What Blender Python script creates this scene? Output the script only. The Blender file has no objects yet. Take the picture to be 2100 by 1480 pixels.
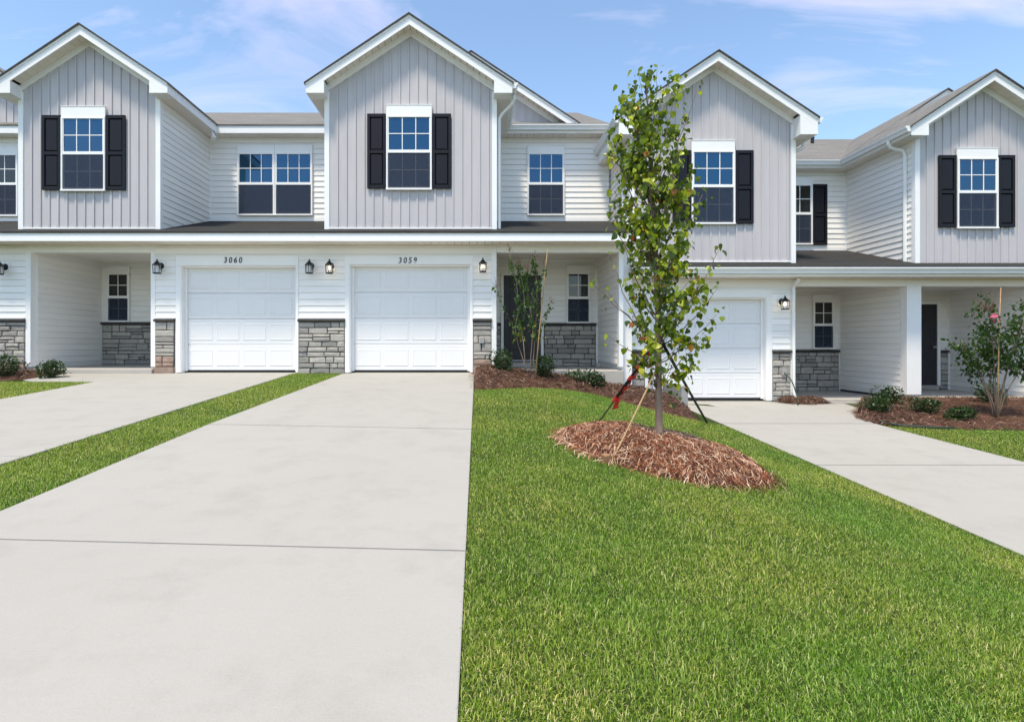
import bpy, math, random
import numpy as np
from mathutils import Vector, Matrix

random.seed(7)
rng = np.random.default_rng(11)
R = math.radians

# ------------------------------------------------------------------ camera, sky, sun, exposure
scene = bpy.context.scene
F = 1150.0            # focal length in photo pixels (photo 2100 px wide)
VX, VY = 978.0, 706.0 # point the depth lines of the facades run to
CZ = 1.15             # eye height above the ground at the camera
cam = bpy.data.cameras.new('camera')
cam.sensor_width = 36.0
cam.lens = 36.0 * F / 2100.0
cam.shift_x = (1050.0 - VX) / 2100.0
cam.shift_y = -(740.0 - VY) / 2100.0
cam.clip_start = 0.05
cam.clip_end = 2000
cam_ob = bpy.data.objects.new('camera', cam)
scene.collection.objects.link(cam_ob)
cam_ob.location = (0, 0, CZ)
cam_ob.rotation_euler = (R(90), 0, 0)
scene.camera = cam_ob

SUN_EL, SUN_AZ = 67.0, -150.0     # azimuth measured from +Y, negative = towards -X; high, soft light from the street side
sd = Vector((math.sin(R(SUN_AZ)) * math.cos(R(SUN_EL)), math.cos(R(SUN_AZ)) * math.cos(R(SUN_EL)), math.sin(R(SUN_EL))))
sun = bpy.data.lights.new('sun', 'SUN')
sun.energy = 2.3
sun.angle = R(8)
sun.color = (1.0, 0.90, 0.73)
sun_ob = bpy.data.objects.new('sun', sun)
scene.collection.objects.link(sun_ob)
sun_ob.rotation_euler = sd.to_track_quat('Z', 'Y').to_euler()

world = bpy.data.worlds.new('World')
scene.world = world
world.use_nodes = True
nt = world.node_tree
nt.nodes.clear()
def wn(t, **kw):
    n = nt.nodes.new(t)
    for k, v in kw.items(): setattr(n, k, v)
    return n
sky = wn('ShaderNodeTexSky', sky_type='NISHITA')
sky.sun_disc = False
sky.sun_elevation = R(SUN_EL)
sky.sun_rotation = R(SUN_AZ)
sky.air_density = 1.0
sky.dust_density = 0.6
sky.ozone_density = 1.6
tint = wn('ShaderNodeMixRGB', blend_type='MULTIPLY'); tint.inputs[0].default_value = 1.0
tint.inputs[2].default_value = (1.03, 1.04, 1.0, 1)
nt.links.new(sky.outputs[0], tint.inputs[1])
# thin high cloud, laid out by direction on a plane overhead
tc = wn('ShaderNodeTexCoord')
sep = wn('ShaderNodeSeparateXYZ'); nt.links.new(tc.outputs['Generated'], sep.inputs[0])
def wm(op, a, b=None):
    n = wn('ShaderNodeMath', operation=op)
    for i, v in enumerate((a, b)):
        if v is None: continue
        if isinstance(v, (int, float)): n.inputs[i].default_value = v
        else: nt.links.new(v, n.inputs[i])
    return n.outputs[0]
zc = wm('ADD', wm('MAXIMUM', sep.outputs[2], 0.0), 0.12)
comb = wn('ShaderNodeCombineXYZ')
nt.links.new(wm('DIVIDE', sep.outputs[0], zc), comb.inputs[0])
nt.links.new(wm('DIVIDE', sep.outputs[1], zc), comb.inputs[1])
mp = wn('ShaderNodeMapping')
mp.inputs['Scale'].default_value = (0.8, 1.1, 1)
mp.inputs['Rotation'].default_value = (0, 0, R(30))
mp.inputs['Location'].default_value = (5.2, 17.1, 0)
nt.links.new(comb.outputs[0], mp.inputs[0])
n1 = wn('ShaderNodeTexNoise'); n1.inputs['Scale'].default_value = 1.5; n1.inputs['Detail'].default_value = 9; n1.inputs['Roughness'].default_value = 0.58; n1.inputs['Distortion'].default_value = 1.1
nt.links.new(mp.outputs[0], n1.inputs[0])
cr = wn('ShaderNodeValToRGB'); cr.color_ramp.elements[0].position = 0.50; cr.color_ramp.elements[1].position = 0.78
nt.links.new(n1.outputs[0], cr.inputs[0])
cmix = wn('ShaderNodeMixRGB'); cmix.inputs[2].default_value = (7.0, 5.7, 6.8, 1)
nt.links.new(wm('MULTIPLY', cr.outputs[0], 0.40), cmix.inputs[0])
nt.links.new(tint.outputs[0], cmix.inputs[1])
bg = wn('ShaderNodeBackground'); bg.inputs[1].default_value = 0.132
nt.links.new(cmix.outputs[0], bg.inputs[0])
wo = wn('ShaderNodeOutputWorld'); nt.links.new(bg.outputs[0], wo.inputs[0])

vs = scene.view_settings
vs.view_transform = 'Standard'; vs.look = 'None'; vs.gamma = 1.0; vs.use_curve_mapping = False
vs.exposure = 1.0

# ------------------------------------------------------------------ measuring and mesh helpers
def X(px, Y): return (px - VX) / F * Y
def Z(py, Y): return CZ + (VY - py) / F * Y
def ss(a, b, t):
    t = min(1.0, max(0.0, (t - a) / (b - a))); return t * t * (3 - 2 * t)
def ground(x, y):
    yy = min(max(y, -3.0), 11.45)
    t = min(1.0, max(0.0, (x + 0.055) / 4.125))
    return CZ - 1.1446 + 0.0487 * yy - 0.63 * t ** 1.3
def hit(px, py, extra=0.0):
    """ground point seen at photo pixel (used to take positions off the photo)"""
    dx, dz = (px - VX) / F, (VY - py) / F
    lo, hi = 0.3, 40.0
    for _ in range(60):
        m = (lo + hi) / 2
        if CZ + dz * m > ground(dx * m, m) + extra: lo = m
        else: hi = m
    return Vector((dx * lo, lo, ground(dx * lo, lo)))

COL = scene.collection
class MB:
    def __init__(s): s.v = []; s.f = []
    def add(s, vs_, fs):
        o = len(s.v); s.v += [tuple(p) for p in vs_]; s.f += [tuple(i + o for i in f) for f in fs]; return s
    def box(s, x0, x1, y0, y1, z0, z1):
        return s.add([(x0,y0,z0),(x1,y0,z0),(x1,y1,z0),(x0,y1,z0),(x0,y0,z1),(x1,y0,z1),(x1,y1,z1),(x0,y1,z1)],
                     [(3,2,1,0),(4,5,6,7),(0,1,5,4),(1,2,6,5),(2,3,7,6),(3,0,4,7)])
    def prism(s, poly, d0, d1, axis='y'):
        """polygon extruded: axis y -> poly is (x,z); axis x -> poly is (y,z); axis z -> poly is (x,y)"""
        n = len(poly)
        def p(a, b, d): return (a, d, b) if axis == 'y' else ((d, a, b) if axis == 'x' else (a, b, d))
        vs_ = [p(a, b, d0) for a, b in poly] + [p(a, b, d1) for a, b in poly]
        fs = [tuple(range(n)), tuple(range(2 * n - 1, n - 1, -1))]
        fs += [(i, i + n, (i + 1) % n + n, (i + 1) % n) for i in range(n)]
        return s.add(vs_, fs)
    def tube(s, pts, rad, seg=8, cap=True):
        pts = [Vector(p) for p in pts]
        if isinstance(rad, (int, float)): rad = [rad] * len(pts)
        o = len(s.v); n = len(pts); prev = None
        for i, p in enumerate(pts):
            d = (pts[min(i + 1, n - 1)] - pts[max(i - 1, 0)])
            if d.length < 1e-9: d = Vector((0, 0, 1))
            d.normalize()
            if prev is None:
                a = d.orthogonal().normalized()
            else:
                a = (prev - d * prev.dot(d))
                a = a.normalized() if a.length > 1e-6 else d.orthogonal().normalized()
            prev = a; b = d.cross(a)
            for k in range(seg):
                t = 2 * math.pi * k / seg
                s.v.append(tuple(p + (a * math.cos(t) + b * math.sin(t)) * rad[i]))
        for i in range(n - 1):
            for k in range(seg):
                s.f.append((o + i*seg + k, o + i*seg + (k+1) % seg, o + (i+1)*seg + (k+1) % seg, o + (i+1)*seg + k))
        if cap:
            s.f.append(tuple(o + k for k in range(seg - 1, -1, -1)))
            s.f.append(tuple(o + (n-1)*seg + k for k in range(seg)))
        return s
    def lathe(s, c, prof, seg=12, rot=0.0):
        o = len(s.v); c = Vector(c)
        for r, z in prof:
            for k in range(seg):
                t = 2 * math.pi * k / seg + rot
                s.v.append((c.x + r * math.cos(t), c.y + r * math.sin(t), c.z + z))
        for i in range(len(prof) - 1):
            for k in range(seg):
                s.f.append((o + i*seg + k, o + i*seg + (k+1) % seg, o + (i+1)*seg + (k+1) % seg, o + (i+1)*seg + k))
        s.f.append(tuple(o + k for k in range(seg - 1, -1, -1)))
        s.f.append(tuple(o + (len(prof)-1)*seg + k for k in range(seg)))
        return s
    def mesh(s, name, m, smooth=False):
        me = bpy.data.meshes.new(name); me.from_pydata(s.v, [], s.f)
        me.materials.append(m)
        if smooth:
            me.polygons.foreach_set('use_smooth', [True] * len(me.polygons))
        me.update(); return me
    def build(s, name, m, parent=None, smooth=False, bevel=0.0):
        o = bpy.data.objects.new(name, s.mesh(name, m, smooth))
        link(o, parent)
        if bevel:
            b = o.modifiers.new('bevel', 'BEVEL'); b.width = bevel; b.segments = 1; b.limit_method = 'ANGLE'
        return o
def link(o, parent=None):
    COL.objects.link(o)
    if parent is not None:
        o.parent = parent
        if parent.type == 'EMPTY': o.location = o.location - parent.location
    return o
def thing(name, loc, label, cat, group=None):
    e = bpy.data.objects.new(name, None); e.location = loc; COL.objects.link(e)
    e.empty_display_size = 0.2
    return tag(e, label, cat, group)
def tag(o, label=None, cat=None, group=None, kind=None):
    if label: o['label'] = label
    if cat: o['category'] = cat
    if group: o['group'] = group
    if kind: o['kind'] = kind
    return o
def fast_mesh(name, verts, tris, mat, attr=None, parent=None, smooth=False):
    """numpy verts (n,3), tris (m,3), optional per-vertex float attribute rnd"""
    me = bpy.data.meshes.new(name)
    me.vertices.add(len(verts)); me.vertices.foreach_set('co', np.asarray(verts, dtype=np.float32).ravel())
    me.loops.add(len(tris) * 3); me.loops.foreach_set('vertex_index', np.asarray(tris, dtype=np.int32).ravel())
    me.polygons.add(len(tris)); me.polygons.foreach_set('loop_start', np.arange(0, len(tris) * 3, 3, dtype=np.int32))
    if attr is not None:
        a = me.attributes.new('rnd', 'FLOAT', 'POINT'); a.data.foreach_set('value', np.asarray(attr, dtype=np.float32))
    me.materials.append(mat); me.update(calc_edges=True); me.validate()
    if smooth: me.polygons.foreach_set('use_smooth', [True] * len(me.polygons))
    o = bpy.data.objects.new(name, me)
    return link(o, parent)

# ------------------------------------------------------------------ materials
class NT:
    def __init__(s, name):
        s.m = bpy.data.materials.new(name); s.m.use_nodes = True
        s.t = s.m.node_tree; s.b = s.t.nodes['Principled BSDF']; s.out = s.t.nodes['Material Output']
    def n(s, t, **kw):
        x = s.t.nodes.new(t)
        for k, v in kw.items():
            if k in x.inputs: x.inputs[k].default_value = v
            else: setattr(x, k, v)
        return x
    def l(s, a, b): s.t.links.new(a, b)
    def coord(s, scale=(1, 1, 1), rot=(0, 0, 0)):
        c = s.n('ShaderNodeTexCoord'); m = s.n('ShaderNodeMapping')
        m.inputs['Scale'].default_value = scale; m.inputs['Rotation'].default_value = rot
        s.l(c.outputs['Object'], m.inputs[0]); return m.outputs[0]
    def noise(s, vec, scale, detail=4, rough=0.55):
        x = s.n('ShaderNodeTexNoise'); x.inputs['Scale'].default_value = scale; x.inputs['Detail'].default_value = detail
        x.inputs['Roughness'].default_value = rough
        if vec is not None: s.l(vec, x.inputs[0])
        return x.outputs[0]
    def ramp(s, fac, stops):
        r = s.n('ShaderNodeValToRGB'); e = r.color_ramp.elements
        e[0].position, e[0].color = stops[0][0], (*stops[0][1], 1)
        e[1].position, e[1].color = stops[-1][0], (*stops[-1][1], 1)
        for p, c in stops[1:-1]:
            k = e.new(p); k.color = (*c, 1)
        s.l(fac, r.inputs[0]); return r.outputs[0]
    def mix(s, fac, a, b, mode='MIX'):
        x = s.n('ShaderNodeMixRGB', blend_type=mode)
        for i, v in ((0, fac), (1, a), (2, b)):
            if isinstance(v, (int, float)): x.inputs[i].default_value = v
            elif isinstance(v, tuple): x.inputs[i].default_value = (*v, 1)
            else: s.l(v, x.inputs[i])
        return x.outputs[0]
    def bump(s, h, strength=0.2, dist=0.01):
        b = s.n('ShaderNodeBump'); b.inputs['Strength'].default_value = strength; b.inputs['Distance'].default_value = dist
        s.l(h, b.inputs['Height']); s.l(b.outputs[0], s.b.inputs['Normal'])
    def rough(s, v): s.b.inputs['Roughness'].default_value = v
def sc(c, k): return tuple(min(1, x * k) for x in c)
def vary(name, col, rough=0.5, amt=0.06, scale=6.0, bump=0.0, bscale=60.0, stretch=(1, 1, 1), rand=0.0, spec=0.4):
    t = NT(name); v = t.coord(stretch)
    c = t.ramp(t.noise(v, scale, 5), [(0.3, sc(col, 1 - amt)), (0.7, sc(col, 1 + amt))])
    if rand:
        oi = t.n('ShaderNodeObjectInfo')
        c = t.mix(1.0, c, t.ramp(oi.outputs['Random'], [(0, (1 - rand,) * 3), (1, (1 + rand * 0.3,) * 3)]), 'MULTIPLY')
    t.l(c, t.b.inputs['Base Color']); t.rough(rough); t.b.inputs['Specular IOR Level'].default_value = spec
    if bump: t.bump(t.noise(v, bscale, 4), bump, 0.004)
    return t.m

M = {}
M['vinyl'] = vary('white_vinyl_siding', (0.895, 0.868, 0.83), 0.5, 0.03, 1.2, 0.10, 90, (1, 1, 6), 0.05, 0.35)
M['grey'] = vary('grey_board_siding', (0.525, 0.50, 0.51), 0.55, 0.035, 1.3, 0.10, 90, (6, 6, 1), 0.04, 0.35)
M['trim'] = vary('white_trim', (0.87, 0.86, 0.845), 0.42, 0.02, 2.0, 0.04, 30)
M['soffit'] = vary('soffit_panel', (0.84, 0.77, 0.69), 0.55, 0.03, 2.0, 0.04, 30, rand=0.05)
M['gutter'] = vary('gutter_aluminium', (0.82, 0.82, 0.80), 0.32, 0.02, 2.0)
M['door_white'] = vary('garage_door_paint', (0.78, 0.775, 0.775), 0.42, 0.02, 1.5, 0.05, 120)
M['shutter'] = vary('black_shutter', (0.0085, 0.008, 0.013), 0.45, 0.10, 5, 0.06, 80, (5, 5, 1), 0.0, 0.25)
M['entry'] = vary('charcoal_door', (0.022, 0.022, 0.027), 0.38, 0.08, 4, 0.03, 60)
M['black'] = vary('black_metal', (0.012, 0.012, 0.013), 0.38, 0.1, 20)
M['rubber'] = vary('black_rubber', (0.012, 0.012, 0.012), 0.8, 0.1, 20)
M['dark'] = vary('dark_mortar', (0.022, 0.021, 0.020), 0.95, 0.2, 20)
M['found'] = vary('foundation_concrete', (0.30, 0.295, 0.285), 0.9, 0.12, 4, 0.3, 60)

def concrete(name, a, b):
    t = NT(name); v = t.coord()
    big = t.noise(v, 0.55, 5, 0.6); mid = t.noise(v, 3.0, 6, 0.65); fine = t.noise(v, 160, 3, 0.7)
    c = t.ramp(big, [(0.32, a), (0.68, b)])
    c = t.mix(0.55, c, t.ramp(mid, [(0.30, sc(a, 0.90)), (0.5, b), (0.75, sc(b, 1.04))]), 'MIX')
    c = t.mix(0.30, c, t.ramp(fine, [(0.25, sc(a, 0.72)), (0.55, b), (0.9, sc(b, 1.12))]), 'MIX')
    # broom strokes across the drive
    br = t.noise(t.coord((3, 120, 3)), 3.0, 3, 0.6)
    c = t.mix(0.10, c, t.ramp(br, [(0.3, sc(a, 0.8)), (0.7, sc(b, 1.1))]), 'MIX')
    t.l(c, t.b.inputs['Base Color']); t.rough(0.88); t.b.inputs['Specular IOR Level'].default_value = 0.25
    h = t.mix(0.5, br, fine)
    t.bump(h, 0.25, 0.003)
    return t.m
M['concrete'] = concrete('broomed_concrete', (0.340, 0.322, 0.288), (0.400, 0.382, 0.345))
M['slab'] = concrete('porch_concrete', (0.40, 0.37, 0.33), (0.46, 0.43, 0.385))

def shingles(name, along, k, warm):
    t = NT(name); c = t.n('ShaderNodeTexCoord'); sp = t.n('ShaderNodeSeparateXYZ'); t.l(c.outputs['Object'], sp.inputs[0])
    cb = t.n('ShaderNodeCombineXYZ')
    t.l(sp.outputs[0 if along == 'x' else 1], cb.inputs[0])
    m = t.n('ShaderNodeMath', operation='MULTIPLY'); m.inputs[1].default_value = 1.12 if along == 'x' else 1.2
    t.l(sp.outputs[1 if along == 'x' else 0], m.inputs[0]); t.l(m.outputs[0], cb.inputs[1])
    b = t.n('ShaderNodeTexBrick'); t.l(cb.outputs[0], b.inputs[0])
    b.offset = 0.37
    b.inputs['Scale'].default_value = 1.0; b.inputs['Brick Width'].default_value = 0.27; b.inputs['Row Height'].default_value = 0.14
    b.inputs['Mortar Size'].default_value = 0.010
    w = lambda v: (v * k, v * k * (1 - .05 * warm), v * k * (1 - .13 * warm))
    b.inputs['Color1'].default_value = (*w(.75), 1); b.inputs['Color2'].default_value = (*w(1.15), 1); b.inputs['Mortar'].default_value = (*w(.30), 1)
    g = t.noise(t.coord(), 220, 3, 0.7)
    col = t.mix(0.35, b.outputs[0], t.ramp(g, [(0.3, w(.45)), (0.7, w(1.5))]), 'MIX')
    col = t.mix(0.35, col, t.ramp(t.noise(t.coord((0.6, 6, 1) if along == 'x' else (6, 0.6, 1)), 1.6, 4), [(0.35, w(.55)), (0.65, w(1.4))]), 'MIX')
    t.l(col, t.b.inputs['Base Color']); t.rough(0.93); t.b.inputs['Specular IOR Level'].default_value = 0.2
    t.bump(t.mix(0.4, b.outputs['Fac'], g), 0.5, 0.006)
    return t.m
M['shingle'] = shingles('sunlit_shingle', 'x', 0.205, 1.0)  # main and gable roofs: sunlight painted in as a lighter tone
M['shingle_y'] = shingles('sunlit_shingle_gable', 'y', 0.205, 1.0)
M['shingle_shade'] = shingles('shaded_shingle', 'x', 0.038, 0.3)  # same shingle on the porch roofs, shade painted into its colour

def stone_mat(name, base_lo, base_hi):
    t = NT(name); oi = t.n('ShaderNodeObjectInfo'); v = t.coord()
    c = t.ramp(oi.outputs['Random'], [(0, sc(base_lo, 0.72)), (0.3, base_lo), (0.65, base_hi), (0.85, (0.42, 0.385, 0.34)), (1, sc(base_hi, 1.14))])
    n = t.noise(v, 14, 6, 0.62)
    c = t.mix(0.55, c, t.mix(1.0, c, t.ramp(n, [(0.3, (0.55, 0.54, 0.53)), (0.5, (1, 1, 1)), (0.75, (1.3, 1.28, 1.22))]), 'MULTIPLY'), 'MIX')
    c = t.mix(0.35, c, t.ramp(t.noise(v, 120, 3), [(0.3, (0.16, 0.155, 0.15)), (0.7, (0.54, 0.525, 0.50))]), 'MIX')
    t.l(c, t.b.inputs['Base Color']); t.rough(0.92); t.b.inputs['Specular IOR Level'].default_value = 0.2
    t.bump(t.mix(0.35, t.noise(v, 22, 6, 0.65), t.noise(v, 140, 3)), 0.9, 0.012)
    return t.m
M['stone'] = stone_mat('ledge_stone', (0.33, 0.300, 0.268), (0.50, 0.46, 0.40))
M['stone_cap'] = vary('stone_cap', (0.060, 0.056, 0.052), 0.9, 0.25, 9, 0.6, 40)
M['clay'] = vary('clay_stained_stone', (0.33, 0.235, 0.185), 0.92, 0.2, 9, 0.6, 40)

def glass_mat(name, base, ior, rough=0.03, tint_=(1, 1, 1)):
    t = NT(name); t.b.inputs['Base Color'].default_value = (*base, 1); t.rough(rough)
    t.b.inputs['IOR'].default_value = ior
    t.b.inputs['Specular Tint'].default_value = (*tint_, 1)
    t.bump(t.noise(t.coord(), 1.6, 1), 0.02, 0.02)
    return t.m
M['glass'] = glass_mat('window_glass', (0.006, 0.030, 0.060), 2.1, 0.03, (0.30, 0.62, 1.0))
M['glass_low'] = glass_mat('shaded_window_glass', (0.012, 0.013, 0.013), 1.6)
t = NT('insect_screen'); t.b.inputs['Base Color'].default_value = (0.028, 0.042, 0.076, 1); t.rough(0.8)
t.b.inputs['Alpha'].default_value = 0.52
M['screen'] = t.m
t = NT('clear_lantern_glass'); t.b.inputs['Base Color'].default_value = (0.9, 0.9, 0.9, 1); t.rough(0.05); t.b.inputs['Alpha'].default_value = 0.22
M['lamp_glass'] = t.m
t = NT('lit_bulb'); t.b.inputs['Emission Color'].default_value = (1.0, 0.80, 0.48, 1); t.b.inputs['Emission Strength'].default_value = 3.5
M['bulb_lit'] = t.m
M['bulb_off'] = vary('frosted_bulb', (0.75, 0.74, 0.70), 0.3)

def ground_mat(name, stops, sc1=3.0, bump=0.8):
    t = NT(name); v = t.coord()
    n = t.mix(0.5, t.noise(v, sc1, 6, 0.65), t.noise(v, 45, 4, 0.7))
    t.l(t.ramp(n, stops), t.b.inputs['Base Color']); t.rough(0.95); t.b.inputs['Specular IOR Level'].default_value = 0.1
    t.bump(t.noise(v, 70, 4, 0.7), bump, 0.02)
    return t.m
M['turf'] = ground_mat('turf_base', [(0.30, (0.022, 0.034, 0.010)), (0.5, (0.045, 0.070, 0.016)), (0.7, (0.085, 0.11, 0.03))])
M['soil'] = ground_mat('clay_soil', [(0.3, (0.13, 0.065, 0.04)), (0.7, (0.27, 0.15, 0.095))])
M['straw_base'] = ground_mat('pine_straw_bed', [(0.3, (0.055, 0.027, 0.018)), (0.5, (0.13, 0.068, 0.045)), (0.7, (0.20, 0.11, 0.075))], 9.0, 1.0)

def attr_mat(name, stops, rough=0.6, trans=0.0, patch=None, spec=0.3, tcol=None):
    """colour picked by each blade's or leaf's own stored number"""
    t = NT(name); a = t.n('ShaderNodeAttribute', attribute_name='rnd')
    c = t.ramp(a.outputs['Fac'], stops)
    if patch:
        n = t.noise(t.coord(), patch[0], 3, 0.5)
        c = t.mix(1.0, c, t.ramp(n, [(0.30, patch[1]), (0.70, patch[2])]), 'MULTIPLY')
    t.l(c, t.b.inputs['Base Color']); t.rough(rough); t.b.inputs['Specular IOR Level'].default_value = spec
    if trans:
        tr = t.n('ShaderNodeBsdfTranslucent'); ms = t.n('ShaderNodeMixShader'); ms.inputs[0].default_value = trans
        t.l(t.mix(1.0, c, tcol or (1.7, 1.6, 0.9), 'MULTIPLY'), tr.inputs[0])
        t.l(t.b.outputs[0], ms.inputs[1]); t.l(tr.outputs[0], ms.inputs[2]); t.l(ms.outputs[0], t.out.inputs[0])
    return t.m
M['grass'] = attr_mat('lawn_grass', [(0, (0.045, 0.098, 0.010)), (0.30, (0.150, 0.272, 0.020)), (0.58, (0.300, 0.435, 0.048)), (0.84, (0.52, 0.56, 0.16)), (1, (0.82, 0.73, 0.46))],
                     0.42, 0.35, (0.8, (0.70, 0.88, 0.70), (1.28, 1.08, 1.2)), 0.45)
M['leaf'] = attr_mat('young_tree_leaf', [(0, (0.022, 0.046, 0.006)), (0.26, (0.075, 0.125, 0.011)), (0.48, (0.20, 0.27, 0.022)), (0.75, (0.38, 0.44, 0.035)), (0.94, (0.58, 0.56, 0.06)), (0.975, (0.32, 0.15, 0.03)), (1, (0.30, 0.05, 0.02))], 0.33, 0.42, None, 0.5, (2.4, 2.2, 0.9))
M['shrub_leaf'] = attr_mat('dark_shrub_leaf', [(0, (0.010, 0.028, 0.008)), (0.6, (0.032, 0.075, 0.018)), (1, (0.085, 0.140, 0.040))], 0.38, 0.15, None, 0.4)
M['myrtle_leaf'] = attr_mat('myrtle_leaf', [(0, (0.020, 0.050, 0.012)), (0.6, (0.050, 0.105, 0.020)), (0.9, (0.12, 0.17, 0.03)), (1, (0.30, 0.24, 0.04))], 0.4, 0.35, None, 0.4, (1.8, 1.7, 0.8))
M['straw'] = attr_mat('pine_needle', [(0, (0.045, 0.014, 0.007)), (0.38, (0.20, 0.056, 0.022)), (0.74, (0.42, 0.150, 0.062)), (1, (0.85, 0.66, 0.47))], 0.6, 0.0)
M['straw_dark'] = attr_mat('brown_pine_needle', [(0, (0.045, 0.022, 0.015)), (0.5, (0.12, 0.060, 0.040)), (0.85, (0.19, 0.105, 0.072)), (1, (0.36, 0.26, 0.19))], 0.7, 0.0)  # darker, browner needles for the beds by the houses
M['bloom'] = vary('pink_bloom', (0.62, 0.10, 0.20), 0.6, 0.25, 30)
M['seed'] = vary('dry_seed_head', (0.16, 0.085, 0.065), 0.8, 0.3, 40)
M['bark'] = vary('grey_brown_bark', (0.215, 0.155, 0.120), 0.85, 0.25, 14, 0.5, 60, (1, 1, 0.3))
M['twig'] = vary('thin_twig_bark', (0.11, 0.075, 0.055), 0.8, 0.25, 20)
M['cane'] = vary('bamboo_cane', (0.36, 0.23, 0.11), 0.5, 0.18, 8, 0.1, 30, (1, 1, 5))
M['strap'] = vary('black_strap', (0.010, 0.010, 0.010), 0.6, 0.2, 20)
M['stake'] = vary('green_steel_stake', (0.10, 0.12, 0.06), 0.5, 0.2, 20)
M['ribbon'] = vary('red_flag_ribbon', (0.62, 0.030, 0.030), 0.45, 0.15, 12)
M['block'] = vary('raw_wood_block', (0.30, 0.16, 0.08), 0.8, 0.2, 20, 0.2, 40)
M['hose'] = vary('dark_green_hose', (0.015, 0.045, 0.035), 0.45, 0.1, 20)
M['chrome'] = vary('white_lamp_metal', (0.70, 0.70, 0.68), 0.3, 0.05, 20)
M['plastic'] = vary('grey_plastic', (0.34, 0.33, 0.32), 0.5, 0.05, 20)

# ------------------------------------------------------------------ house-building helpers
EXPO = 0.1315
def lap(parent, O, U, N, u0, u1, z0, z1, zref, name='siding_board'):
    """horizontal lap siding: one board object per course, bottom edge standing proud"""
    O, U, N = Vector(O), Vector(U), Vector(N)
    k = math.floor((z0 - zref) / EXPO + 1e-6)
    while zref + k * EXPO < z1 - 1e-4:
        a = max(z0, zref + k * EXPO); b = min(z1, zref + (k + 1) * EXPO)
        if b - a > 0.012:
            hb = 0.004 + 0.016 * (1 - (a - (zref + k * EXPO)) / EXPO)
            ht = 0.004 + 0.016 * (1 - (b - (zref + k * EXPO)) / EXPO)
            j = random.uniform(-0.0012, 0.0012)
            prof = [(0.0, a + 0.004), (hb * 0.75, a), (hb + j, a + 0.006), ((hb + ht) / 2 + j, (a + b) / 2), (ht, b - 0.001), (0.0, b - 0.001)]
            vs_ = [O + U * u0 + N * n + Vector((0, 0, z)) for n, z in prof] + [O + U * u1 + N * n + Vector((0, 0, z)) for n, z in prof]
            m = MB(); n = len(prof)
            m.add(vs_, [tuple(range(n)), tuple(range(2*n - 1, n - 1, -1))] + [(i, i + n, (i + 1) % n + n, (i + 1) % n) for i in range(n - 1)])
            m.build(name, M['vinyl'], parent)
        k += 1
FX, FN = (1, 0, 0), (0, -1, 0)
def lapF(parent, Y, x0, x1, z0, z1, zref): lap(parent, (0, Y, 0), FX, FN, x0, x1, z0, z1, zref)
def lapS(parent, Xw, y0, y1, z0, z1, zref, face): lap(parent, (Xw, 0, 0), (0, 1, 0), (face, 0, 0), y0, y1, z0, z1, zref)

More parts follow.
